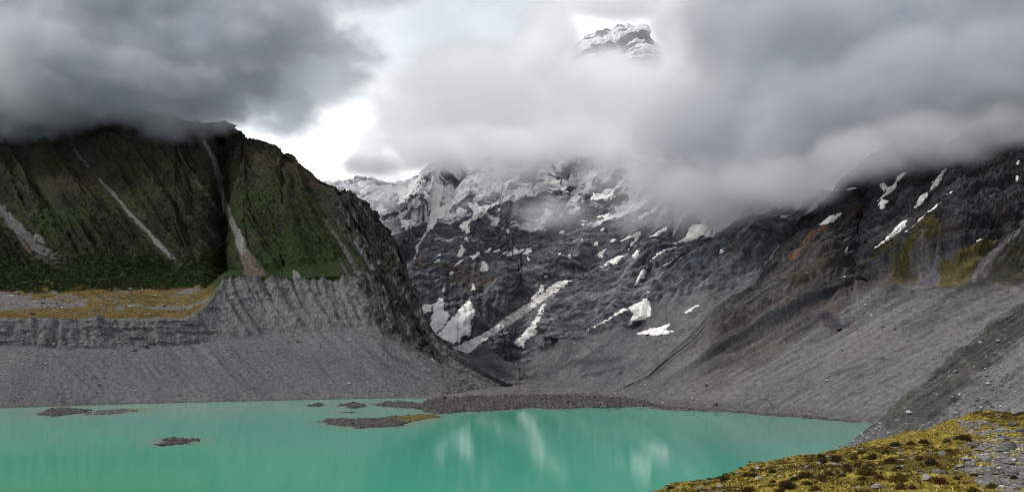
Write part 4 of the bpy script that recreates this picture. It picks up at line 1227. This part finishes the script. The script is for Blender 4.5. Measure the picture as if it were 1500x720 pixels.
# ---- single boulders and rocks
def rock_mesh(k, flat=.7):
    r = np.random.default_rng(900 + k)
    v, f = ICO3
    V = v.copy()
    for i in range(9):                       # chop flat faces off a ball
        nrm = r.normal(size=3); nrm /= np.linalg.norm(nrm)
        dd = r.uniform(.55, .85)
        ov = np.maximum(V @ nrm - dd, 0)
        V -= ov[:, None] * nrm
    V += .06 * fbm(V[:, 0] * 2.5, V[:, 1] * 2.5, V[:, 2] * 2.5 + 7 * k, 3, 4)[:, None] * v
    V *= r.uniform(.75, 1.25, 3) * np.array([1, .9, flat])
    t = fbm(V[:, 0] * 3, V[:, 1] * 3, V[:, 2] * 3, k, 4)
    return mesh_np('rock', V, f, lerp(.75, 1.25, sstep(-.5, .5, t))[:, None] * np.array([[1., .98, .96]]), smooth_sh=False, nper=3)


ROCKS = [rock_mesh(k, fl) for k, fl in enumerate((.7, .55, .8, .45, .65, .75))]
_rm = {}


def stone_mat(tone):
    key = tuple(tone)
    if key not in _rm:
        m = M_stone.copy(); m.name = 'boulder_stone'
        nt = m.node_tree
        mul = nt.nodes.new('ShaderNodeVectorMath'); mul.operation = 'MULTIPLY'
        mul.inputs[1].default_value = tone
        src = nt.nodes['Principled BSDF'].inputs['Base Color'].links[0].from_socket
        nt.links.new(src, mul.inputs[0]); nt.links.new(mul.outputs[0], nt.nodes['Principled BSDF'].inputs['Base Color'])
        _rm[key] = m
    return _rm[key]


def boulder(lo, px, py, wpx, label, tone=(.30, .295, .29), k=0, group='boulders on the moraine slopes', name='boulder', sink=.15):
    p, n = at_pixel(lo, px, py)
    r = wpx * .5 * p[1] / F
    me = ROCKS[k % len(ROCKS)].copy()
    me.materials.clear()
    if group.startswith('rocks'):
        tone = tuple(.72 * t for t in tone)
    o = link(name, me, stone_mat(tone), label=label, category='boulder' if name == 'boulder' else 'rock', group=group)
    o.location = p + np.array([0, 0, r * (.5 - sink)])
    o.scale = (r, r, r)
    o.rotation_euler = (0, 0, (px * 1.37 + k) % 6.28)
    return o


LT, GRY, DK = (.48, .47, .46), (.27, .265, .265), (.11, .11, .115)
for a in [
    (L, 67, 531, 5.5, 'white boulder resting on the left scree below the dark cliff band', LT, 0),
    (L, 52, 518, 4.5, 'pale boulder just above the white boulder on the scree', LT, 1),
    (L, 199, 571, 4.5, 'small pale stone low on the left scree near the lagoon', LT, 2),
    (L, 256, 386, 3, 'pale stone at the foot of the narrow scree chute', LT, 3),
    (L, 240, 446, 7, 'grey boulder on the golden bench near its end', GRY, 1),
    (L, 226, 433, 6, 'rusty grey boulder behind the golden bench grass', (.24, .21, .19), 0),
    (L, 513, 560, 4, 'pale stone on the scree under the dark crag', LT, 4),
    (L, 383, 512, 4.5, 'grey stone perched below the gully-cut moraine wall', GRY, 2),
    (L, 80, 505, 7, 'square block fallen from the left cliff band', GRY, 5),
    (L, 214, 506, 9, 'dark block undercut at the foot of the cliff band', DK, 0),
    (L, 436, 498, 7, 'dark block wedged in the eroded wall', DK, 3),
    (FA, 975, 496, 5, 'grey boulder below the lowest flat snow patch', GRY, 1),
    (FA, 1003, 489, 4, 'grey boulder at the right end of the lowest snow patch', GRY, 4),
    (FA, 908, 545, 6, 'dark boulder on the debris fan above the spit', DK, 2),
    (FA, 940, 560, 5, 'grey boulder low on the debris fan', GRY, 0),
    (FA, 708, 553, 6, 'pale block at the gorge mouth', (.36, .35, .34), 5),
    (R, 1496, 450, 9, 'large whitish boulder on the moraine crest at the picture edge', LT, 0),
    (R, 1266, 446, 4.5, 'pale boulder high on the long grey slope', LT, 2),
    (R, 1277, 461, 5, 'pale boulder below the terrace on the grey slope', LT, 5),
    (R, 1291, 482, 5, 'grey boulder in the middle of the long slope', GRY, 3),
    (R, 1232, 512, 6, 'dark boulder alone on the smooth scree', DK, 1),
    (R, 1210, 556, 6, 'flat pale boulder low on the smooth scree', LT, 3),
    (R, 1228, 482, 8, 'blue-black block below the reddish crag on the scree edge', (.07, .075, .09), 4),
    (R, 1245, 585, 5, 'grey boulder near the right shore', GRY, 0),
    (NS, 1462, 497, 6, 'white boulder on the mossy crest of the near spur', LT, 1),
    (NS, 1331, 603, 14, 'long flat pale slab on the near spur', (.40, .39, .385), 3),
    (NS, 1447, 560, 6, 'pale boulder on the near spur gravel', LT, 4),
    (NS, 1436, 596, 7, 'pale boulder just above the mossy rise', LT, 0),
    (NS, 1425, 590, 6, 'grey boulder beside the pale boulder above the mossy rise', GRY, 5),
    (NS, 1400, 605, 8, 'grey boulder left of the mossy rise', GRY, 2),
    (NS, 1472, 520, 6, 'grey boulder high on the pale gravel run', GRY, 3),
]:
    boulder(*a)
FGR = 'rocks lying in the foreground moss'
for px_, py_, w_, lab, tone, k in [
    (1494, 605, 34, 'big grey rock standing at the picture edge on the far rise', (.27, .262, .262), 0),
    (1484, 622, 22, 'dark low rock beside the big edge rock', (.15, .145, .145), 1),
    (1497, 630, 20, 'flat dark slab below the big edge rock', (.17, .16, .16), 3),
    (1420, 622, 15, 'pale rock in the gravel under the far mossy rise', (.36, .35, .35), 2),
    (1409, 617, 10, 'small pale rock left of the gravel rock group', (.36, .35, .34), 4),
    (1436, 618, 11, 'small grey rock right of the gravel rock group', GRY, 5),
    (1444, 673, 17, 'pointed grey rock sticking up from the stony right side', (.30, .29, .285), 2),
    (1423, 680, 22, 'long tilted grey rock beside the pointed one', (.32, .31, .305), 3),
    (1480, 680, 20, 'flat grey plate on the stony ground', (.29, .28, .275), 1),
    (1488, 696, 16, 'dark grey rock near the lower right corner', (.17, .165, .165), 0),
    (1461, 708, 14, 'greenish rock low on the stony ground', (.20, .20, .15), 4),
    (1430, 694, 24, 'broad lichen stained rock between moss and stones', (.26, .235, .17), 3),
    (1358, 702, 15, 'pale rounded rock beside the rust red shrub', (.38, .37, .365), 5),
    (1284, 715, 20, 'pale rock cut off by the lower picture edge', (.40, .39, .385), 1),
    (1320, 663, 9, 'small grey rock in the middle of the moss', GRY, 0),
    (1383, 665, 12, 'grey rock at the edge of the olive hollow', GRY, 2),
    (1318, 685, 10, 'dark stone on the short gravel strip', DK, 4),
    (1375, 690, 11, 'grey stone at the right end of the gravel strip', GRY, 5),
    (1055, 711, 15, 'pale flat rock on the lower left gravel patch', (.40, .39, .38), 3),
    (1040, 714, 9, 'small pale rock at the left gravel patch', (.40, .39, .38), 0),
    (1112, 699, 9, 'whitish rock below the crest seedling', (.42, .41, .40), 2),
    (1143, 697, 10, 'whitish rock in the moss between dark shrubs', (.42, .41, .40), 1),
    (1200, 678, 9, 'pale rock under the dark crest shrubs', (.40, .39, .38), 5),
    (1236, 694, 10, 'grey rock beside the low brown shrub', GRY, 4),
    (1468, 655, 13, 'grey rock near the yellow moss edge on the right', GRY, 2),
    (1393, 640, 9, 'grey stone on the near brow of the rise', GRY, 3),
]:
    boulder(FG, px_, py_, w_, lab, tone, k, FGR, 'rock', .2)


# ---- foreground shrubs
def shrub_mesh(k, tint, nl=620):
    r = np.random.default_rng(700 + k)
    d = r.normal(size=(nl, 3)); d /= np.linalg.norm(d, axis=1)[:, None]; d[:, 2] = np.abs(d[:, 2])
    lump = 1 + .28 * fbm(d[:, 0] * 2, d[:, 1] * 2, d[:, 2] * 2 + 3.1 * k, 5, 3)
    ctr = d * (lump * r.uniform(.68, 1.05, nl))[:, None] * np.array([1, 1, .72])
    a = d + .7 * r.normal(size=(nl, 3)); a /= np.linalg.norm(a, axis=1)[:, None]
    b = np.cross(a, r.normal(size=(nl, 3))); b /= np.linalg.norm(b, axis=1)[:, None]
    h = r.uniform(.09, .2, nl)[:, None]
    V = np.stack([ctr - a * h * .4 - b * h * .3, ctr - a * h * .4 + b * h * .3, ctr + a * h], 1).reshape(-1, 3)
    cc = np.repeat(np.array(tint)[None] * np.exp(r.normal(0, .35, (nl, 1))), 3, 0)
    f = np.arange(nl * 3).reshape(-1, 3)
    # woody heart, so that one cannot see through
    v2, f2 = ICO2
    z2 = v2 * np.array([.72, .72, .5]) * (1 + .2 * fbm(v2[:, 0] * 2, v2[:, 1] * 2, v2[:, 2] * 2 + k, 9, 2))[:, None]
    V = np.vstack([V, z2]); f = np.vstack([f, f2 + nl * 3])
    cc = np.vstack([cc, np.repeat(np.array(tint)[None] * .7, len(z2), 0)])
    return mesh_np('shrub', V, f, cc, smooth_sh=False, nper=3)


TINT = {'dark': (.036, .027, .008), 'olive': (.072, .052, .009), 'brown': (.060, .034, .010), 'red': (.085, .026, .010), 'green': (.030, .034, .010)}
SH = {t: [shrub_mesh(i * 5 + j, c) for j in range(3)] for i, (t, c) in enumerate(TINT.items())}
for ms in SH.values():
    for me in ms:
        me.materials.append(M_leaf)
Z7 = lambda x, y: (940 + x / 2.679, 570 + y / 2.679)
for i, (x, y, w_, t, lab) in enumerate([
    (115, 384, 34, 'dark', 'dark shrub at the lowest left tip of the hill'),
    (100, 374, 20, 'green', 'small green shrub poking over the lowest left tip'),
    (265, 340, 20, 'green', 'small green shrub on the crest, nearest the low left tip'),
    (325, 350, 42, 'dark', 'wide dark shrub just under the left crest'),
    (330, 327, 26, 'brown', 'brown shrub on the crest above the wide dark one'),
    (415, 390, 50, 'brown', 'large brown shrub at the bottom edge on the left'),
    (410, 330, 30, 'dark', 'dark crest shrub just left of the seedling'),
    (440, 333, 36, 'dark', 'dark crest shrub right below the seedling'),
    (435, 313, 26, 'brown', 'brown crest shrub at the foot of the seedling'),
    (512, 314, 28, 'green', 'green shrub on the crest right of the seedling'),
    (520, 355, 20, 'brown', 'small upright brown shrub between two pale rocks'),
    (575, 373, 60, 'dark', 'widest dark shrub near the bottom edge'),
    (600, 344, 26, 'green', 'round green shrub above the widest dark one'),
    (655, 363, 26, 'green', 'round green shrub right of the widest dark one'),
    (645, 332, 54, 'brown', 'long low brown shrub in the middle of the slope'),
    (680, 384, 36, 'olive', 'olive shrub cut by the bottom edge, mid slope'),
    (740, 329, 32, 'dark', 'round dark shrub right of the long brown one'),
    (715, 342, 30, 'brown', 'small brown shrub tucked under the round dark one'),
    (775, 355, 30, 'brown', 'round brown shrub in golden moss, mid slope'),
    (795, 332, 28, 'dark', 'dark shrub straight above the round brown one'),
    (810, 302, 32, 'dark', 'dark shrub in a row of three below the crest, left one'),
    (850, 292, 32, 'dark', 'dark shrub in the middle of the row of three'),
    (895, 294, 28, 'dark', 'dark shrub at the right end of the row of three'),
    (815, 316, 38, 'brown', 'flat brown shrub under the row of three'),
    (715, 277, 36, 'dark', 'dark domed shrub on the crest before the lake'),
    (705, 260, 36, 'green', 'tall green shrub on the crest behind the dark dome'),
    (765, 270, 48, 'dark', 'wide dark mound right of the tall green crest shrub'),
    (830, 262, 32, 'olive', 'olive crest shrub right of the wide dark mound'),
    (862, 245, 34, 'brown', 'brown shrub at the crest where gravel meets moss'),
    (910, 262, 40, 'dark', 'dark spreading shrub under the crest bend'),
    (980, 280, 38, 'brown', 'reddish brown mat shrub, mid right slope'),
    (885, 322, 62, 'olive', 'broad olive shrub lying across the mid slope'),
    (935, 339, 34, 'red', 'round dark red shrub in the middle of the slope'),
    (872, 345, 24, 'brown', 'small brown shrub left of the round red one'),
    (915, 371, 34, 'brown', 'brown shrub below the round red one'),
    (1010, 352, 62, 'olive', 'big tall olive shrub in the lower middle'),
    (1022, 381, 44, 'olive', 'low olive shrub under the big tall one'),
    (1068, 382, 30, 'brown', 'brown shrub between big olive and rust red shrubs'),
    (1172, 354, 58, 'red', 'largest rust red shrub near the lower right'),
    (1140, 288, 42, 'dark', 'dark shrub standing alone right of the slope middle'),
    (1095, 268, 30, 'olive', 'olive shrub left of the lone dark shrub'),
    (1200, 281, 26, 'olive', 'olive shrub right of the lone dark shrub'),
    (1110, 202, 36, 'dark', 'dark dome shrub on the olive rise'),
    (1058, 208, 36, 'brown', 'brown dome shrub at the left of the olive rise'),
    (995, 214, 36, 'green', 'green shrub at the far left foot of the olive rise'),
    (1200, 197, 30, 'dark', 'small dark shrub on the top of the olive rise'),
    (1260, 188, 60, 'dark', 'widest dark shrub on the right end of the olive rise'),
    (1305, 222, 28, 'brown', 'brown shrub below the right end of the olive rise'),
    (1210, 240, 34, 'olive', 'olive shrub in the hollow beneath the rise'),
    (1305, 393, 40, 'olive', 'olive shrub at the lower right bottom edge'),
    (1465, 343, 26, 'dark', 'dark shrub among grey stones at the right'),
    (1430, 205, 34, 'olive', 'olive cushion near the right edge stones'),
    (960, 237, 26, 'brown', 'small brown shrub beside the crest gravel'),
    (1375, 385, 40, 'olive', 'olive shrub beside the lichen stained rock'),
    (545, 395, 40, 'brown', 'brown shrub peeking over the bottom edge'),
    (1240, 345, 24, 'olive', 'small olive tuft shrub right of the rust red one'),
]):
    cx_, cy_ = Z7(x, y + 6)
    p, nn_ = at_pixel(FG, cx_, cy_)
    r_ = w_ / 2.679 * .52 * p[1] / F
    o = link('shrub', SH[t][i % 3], None, label=lab, category='shrub', group='shrubs in the foreground moss')
    o.location = p - np.array([0, 0, .12 * r_])
    o.rotation_euler = (0, 0, i * 2.1)
    fl = .78 if w_ > 44 and t != 'olive' else 1.0
    o.scale = (r_ * 1.12, r_ * 1.12, r_ * fl * 1.5)

# the lone seedling on the crest
p, _ = at_pixel(FG, 1098, 684)
k_ = p[1] / F
sd0 = bpy.data.objects.new('seedling', None); COL.objects.link(sd0); sd0.location = p
sd0['label'] = 'thin lone seedling standing up from the crest against the lake'; sd0['category'] = 'seedling'
zz = np.linspace(-.05, 1, 8)[:, None]; an = np.linspace(0, 2 * np.pi, 7)[:-1][None]
hgt = 10.5 * k_
X = np.cos(an) * .022 * (1.2 - .7 * zz) + .05 * np.sin(zz * 2.5) - .03 * zz; Y = np.sin(an) * .022 * (1.2 - .7 * zz) + 0 * zz; Z = zz * hgt + 0 * an
f = [[r * 6 + c, r * 6 + (c + 1) % 6, r * 6 + 6 + (c + 1) % 6, r * 6 + 6 + c] for r in range(7) for c in range(6)]
link('stem', mesh_np('stem', np.stack([X, Y, Z], -1), f, np.full((48, 3), .05)), M_leaf, sd0)
m_ = shrub_mesh(77, (.030, .050, .018), 120)
o = link('leaf_tuft', m_, M_leaf, sd0); o.location = (.0, 0, hgt * .93); o.scale = (2.0 * k_, 2.0 * k_, 2.8 * k_)
#@@CLOUDS
# ================================================================== low clouds hanging on the mountains (real volumes)
def cloud_mat(name, albedo, dens, aniso):
    m = bpy.data.materials.new(name); m.use_nodes = True
    nt = m.node_tree
    nt.nodes.remove(nt.nodes['Principled BSDF'])
    pv = nt.nodes.new('ShaderNodeVolumePrincipled')
    pv.inputs['Color'].default_value = (*albedo, 1)
    pv.inputs['Density'].default_value = dens
    pv.inputs['Density Attribute'].default_value = 'density'
    pv.inputs['Anisotropy'].default_value = aniso
    nt.links.new(pv.outputs['Volume'], nt.nodes['Material Output'].inputs['Volume'])
    return m


def make_cloud(name, blobs, mat, label, voxel=6.0, scale=90.0, amp=.9, thr=.28, gain=2.2, seed=0.0, detail=7.0, stretch=(1, 1, 1.5)):
    """blobs: (px, py, distance, half width px, half height px, half depth m, strength)"""
    es, lo, hi = [], [], []
    for bx, by, Yb, rx, ry, rY, st in blobs:
        c = P(bx, by, Yb); r = np.array([rx / F * Yb, rY, ry / F * Yb])
        es.append((c, r, st)); lo.append(c - r * 1.05); hi.append(c + r * 1.05)
    lo, hi = np.min(lo, 0), np.max(hi, 0)
    ng = bpy.data.node_groups.new(name, 'GeometryNodeTree')
    ng.interface.new_socket('Geometry', in_out='OUTPUT', socket_type='NodeSocketGeometry')
    N, K = ng.nodes, ng.links

    def vm(op, a, b=None):
        n = N.new('ShaderNodeVectorMath'); n.operation = op
        for i, q in enumerate((a, b)):
            if q is None:
                continue
            if hasattr(q, 'node'):
                K.new(q, n.inputs[i])
            else:
                n.inputs[i].default_value = tuple(float(t) for t in q)
        return n.outputs[1] if op == 'LENGTH' else n.outputs[0]

    def fm(op, a, b=None, clamp=False):
        n = N.new('ShaderNodeMath'); n.operation = op; n.use_clamp = clamp
        for i, q in enumerate((a, b)):
            if q is None:
                continue
            if hasattr(q, 'node'):
                K.new(q, n.inputs[i])
            else:
                n.inputs[i].default_value = float(q)
        return n.outputs[0]

    pos = N.new('GeometryNodeInputPosition').outputs[0]
    S = None
    for c, r, st in es:
        l = vm('LENGTH', vm('DIVIDE', vm('SUBTRACT', pos, c), r))
        v = fm('MULTIPLY', fm('SUBTRACT', 1.0, l, True), st)
        S = v if S is None else fm('MAXIMUM', S, v)
    tx = N.new('ShaderNodeTexNoise'); tx.noise_dimensions = '3D'
    q = vm('ADD', vm('MULTIPLY', pos, stretch), (seed * 913., seed * 377., seed * 151.))
    K.new(q, tx.inputs['Vector'])
    tx.inputs['Scale'].default_value = 1.0 / scale
    tx.inputs['Detail'].default_value = detail; tx.inputs['Roughness'].default_value = .66
    nn = fm('MULTIPLY', fm('SUBTRACT', tx.outputs[0], .5), amp * 2)
    e = fm('MULTIPLY', fm('SUBTRACT', fm('ADD', S, fm('MULTIPLY', nn, fm('MINIMUM', fm('MULTIPLY', S, 3.0), 1.0))), thr), gain)
    dn = fm('MULTIPLY', fm('MINIMUM', fm('MAXIMUM', e, 0.0), 1.0), 1.0)
    dn = fm('POWER', dn, 1.4)
    vc = N.new('GeometryNodeVolumeCube')
    K.new(dn, vc.inputs['Density'])
    vc.inputs['Min'].default_value = tuple(lo); vc.inputs['Max'].default_value = tuple(hi)
    for k, s in zip(('Resolution X', 'Resolution Y', 'Resolution Z'), (hi - lo) / voxel):
        vc.inputs[k].default_value = max(8, int(s))
    sm = N.new('GeometryNodeSetMaterial'); sm.inputs['Material'].default_value = mat
    K.new(vc.outputs[0], sm.inputs['Geometry'])
    out = N.new('NodeGroupOutput'); K.new(sm.outputs[0], out.inputs[0])
    vol = bpy.data.volumes.new(name)
    vol.materials.append(mat)
    o = bpy.data.objects.new(name, vol); COL.objects.link(o)
    md = o.modifiers.new('cloud', 'NODES'); md.node_group = ng
    o['kind'] = 'stuff'; o['label'] = label
    return o


M_cl = cloud_mat('low_cloud', (.80, .812, .84), .034, .3)
M_bil = cloud_mat('billow_cloud', (.9995, .9995, .9995), .013, .4)
M_mist = cloud_mat('ridge_mist', (.995, .995, .996), .045, .4)
M_fr = cloud_mat('fringe_cloud', (.975, .976, .983), .022, .3)
M_bright = cloud_mat('bright_cloud', (.999, .999, .999), .007, .5)
M_wisp = cloud_mat('thin_cloud', (.985, .985, .99), .016, .3)
M_farc = cloud_mat('far_cloud', (.9995, .9995, .9995), .022, .5)
make_cloud('clouds', [(-120, 105, 1395, 260, 140, 170, 1.), (60, 108, 1395, 230, 138, 150, 1.), (210, 112, 1415, 190, 128, 130, 1.),
                      (300, 125, 1440, 100, 100, 110, 1.), (355, 90, 1450, 120, 100, 120, .85), (400, 30, 1480, 190, 110, 120, .85), (150, -20, 1440, 330, 130, 140, .9), (-150, -20, 1420, 250, 130, 140, .9)],
           M_cl, 'grey cloud bank lying on the scrub covered mountain', voxel=4.5, seed=1, gain=3.2, amp=.85, thr=.25, scale=110)
make_cloud('clouds', [(1050, 215, 1150, 170, 160, 110, 1.), (1180, 195, 1085, 190, 155, 110, 1.), (1330, 150, 1060, 220, 140, 130, 1.),
                      (1500, 120, 1050, 260, 142, 140, 1.), (1090, 275, 1085, 140, 85, 60, 1.), (1000, 275, 1190, 95, 100, 60, .9), (1720, 80, 1050, 240, 140, 140, 1.), (1200, 20, 1120, 230, 130, 120, .9), (1500, -10, 1100, 260, 130, 130, .95), (1040, 60, 1200, 110, 120, 90, .75)],
           M_cl, 'wide grey cloud bank hiding the right hand summits', voxel=4.5, seed=2, gain=2.4, amp=.85, thr=.22, scale=120)
make_cloud('clouds', [(700, 165, 1720, 250, 120, 110, 1.), (840, 150, 1560, 150, 115, 100, 1.), (590, 190, 1700, 120, 85, 80, 1.), (920, 195, 1400, 150, 110, 80, 1.),
                      (640, 205, 1660, 120, 70, 60, .9), (760, 200, 1640, 100, 80, 60, .9)],
           M_bright, 'bright cloud filling the gap above the valley head', voxel=7, seed=3, amp=.95, thr=.22, scale=130)
make_cloud('clouds', [(1040, 280, 1110, 130, 70, 60, 1.), (1150, 262, 1030, 130, 62, 55, 1.), (1260, 226, 1000, 130, 58, 55, 1.), (1370, 203, 985, 140, 58, 55, 1.), (1490, 180, 980, 140, 56, 55, 1.), (960, 230, 1250, 80, 90, 60, .9)],
           M_fr, 'paler ragged fringe under the wide grey cloud bank', voxel=5, scale=80, seed=9, thr=.2, amp=.85)
make_cloud('clouds', [(600, 160, 2900, 120, 90, 120, .95), (720, 150, 2900, 140, 100, 140, 1.), (830, 170, 2800, 130, 80, 120, 1.), (650, 215, 2700, 130, 50, 100, .95), (790, 215, 2600, 130, 60, 100, 1.), (540, 215, 2800, 60, 40, 80, .8)],
           M_bil, 'white billowing cloud rising behind the rock face', voxel=11, scale=170, seed=14, amp=.95, thr=.2, gain=2.0)
make_cloud('clouds', [(545, 240, 1600, 75, 30, 50, .9), (640, 222, 1640, 120, 50, 60, 1.), (740, 220, 1600, 125, 62, 60, 1.), (850, 200, 1500, 100, 60, 55, 1.), (800, 215, 1560, 60, 40, 45, .8), (900, 215, 1420, 70, 55, 50, .9)],
           M_mist, 'grey mist veiling the top of the rock face', voxel=5, scale=70, seed=11, thr=.18, amp=.8)
make_cloud('clouds', [(815, 312, 1330, 95, 40, 45, 1.), (955, 285, 1270, 110, 95, 55, 1.), (720, 265, 1500, 90, 50, 45, .8), (570, 270, 1560, 80, 50, 50, .85), (880, 250, 1400, 80, 60, 45, .8), (770, 250, 1560, 80, 70, 45, .85), (660, 300, 1480, 60, 40, 35, .6)],
           M_wisp, 'thin wisps drifting across the dark rock face', voxel=5, scale=60, seed=4, thr=.2)
make_cloud('clouds', [(885, 112, 3700, 135, 62, 140, 1.), (900, 180, 3700, 150, 70, 140, 1.), (900, 145, 4000, 230, 92, 250, 1.), (800, 70, 4100, 75, 95, 200, 1.), (1015, 85, 4050, 95, 110, 220, 1.), (990, 20, 4100, 60, 60, 200, 1.), (905, 2, 4150, 150, 34, 180, 1.), (700, 130, 4100, 160, 100, 200, 1.)],
           M_farc, 'bright far cloud wrapped round the snowy summit', voxel=24, scale=200, seed=6, amp=.65, thr=.18, gain=2.0)
M_veil = cloud_mat('veil_cloud', (.999, .999, .999), .0022, .5)
make_cloud('clouds', [(880, 55, 3800, 130, 75, 160, 1.), (850, 60, 3800, 60, 50, 120, 1.), (940, 30, 3800, 70, 50, 120, 1.)],
           M_veil, 'thin bright veil drifting before the snowy summit', voxel=24, scale=160, seed=12, amp=.9, thr=.2, gain=3.)
#@@LIGHT
# ================================================================== sky and sun
SUN_EL, SUN_AZ = math.radians(46), math.radians(-108)      # azimuth from +Y towards +X
w = bpy.data.worlds.new("World")
scene.world = w
w.use_nodes = True
nt = w.node_tree
N, K = nt.nodes, nt.links
bg = N['Background']
sky = N.new('ShaderNodeTexSky'); sky.sky_type = 'NISHITA'; sky.sun_disc = False
sky.sun_elevation = SUN_EL; sky.sun_rotation = SUN_AZ % (2 * math.pi)
sky.air_density = 1.0; sky.dust_density = 2.0
tc = N.new('ShaderNodeTexCoord')


def mth(op, a, b=None, c=None, clamp=False):
    n = N.new('ShaderNodeMath'); n.operation = op; n.use_clamp = clamp
    for i, q in enumerate((a, b, c)):
        if q is None:
            continue
        if isinstance(q, (int, float)):
            n.inputs[i].default_value = q
        else:
            K.new(q, n.inputs[i])
    return n.outputs[0]


def maprange(v, a, b, c, d, smooth_=True):
    n = N.new('ShaderNodeMapRange'); n.interpolation_type = 'SMOOTHERSTEP' if smooth_ else 'LINEAR'
    K.new(v, n.inputs['Value'])
    for k, q in zip(('From Min', 'From Max', 'To Min', 'To Max'), (a, b, c, d)):
        n.inputs[k].default_value = q
    return n.outputs['Result']


def wnoise(scale, detail, rough, off, zs=1.6, dist=0.0):
    m = N.new('ShaderNodeMapping'); m.inputs['Location'].default_value = off
    m.inputs['Scale'].default_value = (1, 1, zs)
    K.new(tc.outputs['Generated'], m.inputs['Vector'])
    n = N.new('ShaderNodeTexNoise'); n.inputs['Scale'].default_value = scale
    n.inputs['Detail'].default_value = detail; n.inputs['Roughness'].default_value = rough
    n.inputs['Distortion'].default_value = dist
    K.new(m.outputs['Vector'], n.inputs['Vector'])
    return n.outputs['Fac']


sp = N.new('ShaderNodeSeparateXYZ'); K.new(tc.outputs['Generated'], sp.inputs[0])
X_, Y_, Z_ = sp.outputs
az = mth('ARCTAN2', X_, Y_)
el = mth('ARCSINE', Z_)
nA = mth('SUBTRACT', wnoise(3.2, 5, .55, (1.3, 0, 4.2)), .5)
nB = mth('SUBTRACT', wnoise(3.0, 5, .55, (7.3, 2.0, 1.2)), .5)
nC = mth('SUBTRACT', wnoise(9.0, 6, .6, (3.3, 5.0, 2.2)), .5)
azw = mth('ADD', az, mth('ADD', mth('MULTIPLY', nA, .30), mth('MULTIPLY', nC, .07)))
elw = mth('ADD', el, mth('ADD', mth('MULTIPLY', nB, .22), mth('MULTIPLY', nC, .06)))


def blob(px, py, rx, ry, lo=1.0, hi=.25):
    a0 = math.atan((px - CX) / F); e0 = math.atan((HY - py) / F * math.cos(a0))
    u = mth('DIVIDE', mth('SUBTRACT', azw, a0), rx / F)
    v = mth('DIVIDE', mth('SUBTRACT', elw, e0), ry / F)
    r = mth('SQRT', mth('ADD', mth('MULTIPLY', u, u), mth('MULTIPLY', v, v)))
    return maprange(r, lo, hi, 0, 1)


def mixn(a, b, t):
    n = N.new('ShaderNodeMix'); n.data_type = 'RGBA'
    for s, q in ((n.inputs[0], t), (n.inputs[6], a), (n.inputs[7], b)):
        if isinstance(q, (tuple, list)):
            s.default_value = (*q, 1)
        elif isinstance(q, (int, float)):
            s.default_value = q
        else:
            K.new(q, s)
    return n.outputs[2]


# radiances of the cloud deck, divided by the background strength
BS = 0.1
EXPO = 0.84
G = lambda r, g, b, k=1.0: tuple(float(q) * k / BS / 2 ** EXPO for q in srgb(r, g, b))
deck = mixn(G(132, 136, 144), G(156, 160, 168), maprange(nC, -.25, .25, 0, 1))
lit = mixn(G(246, 248, 250, 1.15), G(252, 253, 254, 1.7), maprange(nA, -.12, .16, 0, 1))
g1 = blob(690, 150, 330, 240, 1.0, .45)
g2 = blob(880, 100, 190, 210, 1.0, .4)
g3_ = blob(440, 240, 170, 80, 1.0, .3)
g4 = blob(700, 20, 200, 70, 1.0, .3)
gap = mth('MAXIMUM', mth('MAXIMUM', g1, g2), g3_)
c1 = mixn(deck, lit, gap)
c1 = mixn(c1, G(205, 212, 218), mth('MULTIPLY', g4, .7))
c1 = mixn(c1, G(134, 138, 142), mth('MULTIPLY', blob(470, 75, 150, 110, 1.0, .3), .8))
c1 = mixn(c1, G(120, 124, 132), mth('MULTIPLY', blob(455, 150, 80, 45, 1.0, .2), .6))
c1 = mixn(c1, G(122, 126, 133), mth('MULTIPLY', blob(1200, 150, 230, 70, 1.0, .2), .7))
# overhead and behind the viewer the overcast is thinner and brighter
thin = maprange(Y_, .75, .1, 0, 1)
up = maprange(Z_, .38, .7, 0, 1)
c2 = mixn(G(190, 193, 198), G(222, 222, 222), maprange(wnoise(2.2, 4, .5, (0, 0, 0)), .3, .7, 0, 1))
c1 = mixn(c1, c2, mth('MAXIMUM', thin, up))
# a little clear sky still comes through everywhere
final = mixn(c1, sky.outputs['Color'], .12)
K.new(final, bg.inputs['Color'])
bg.inputs['Strength'].default_value = BS

sl = bpy.data.lights.new("sun", 'SUN')
sl.energy = 1.5; sl.angle = math.radians(10); sl.color = (1.0, .965, .92)
so = bpy.data.objects.new("sun", sl); COL.objects.link(so)
dirv = Vector((math.sin(SUN_AZ) * math.cos(SUN_EL), math.cos(SUN_AZ) * math.cos(SUN_EL), math.sin(SUN_EL)))
so.rotation_euler = dirv.to_track_quat('Z', 'Y').to_euler()
so.location = dirv * 500

scene.render.engine = 'CYCLES'
cy = scene.cycles
cy.use_denoising = True
try:
    cy.denoiser = 'OPENIMAGEDENOISE'; cy.denoising_input_passes = 'RGB_ALBEDO_NORMAL'; cy.denoising_prefilter = 'ACCURATE'
except Exception:
    pass
cy.filter_width = 1.1
cy.max_bounces = 28; cy.diffuse_bounces = 2; cy.glossy_bounces = 2; cy.transmission_bounces = 2
cy.volume_bounces = 28; cy.transparent_max_bounces = 8
cy.use_adaptive_sampling = True; cy.adaptive_threshold = 0.01
cy.sample_clamp_indirect = 8
vs = scene.view_settings
vs.view_transform = 'Standard'; vs.look = 'None'; vs.exposure = EXPO; vs.gamma = 1; vs.use_curve_mapping = False
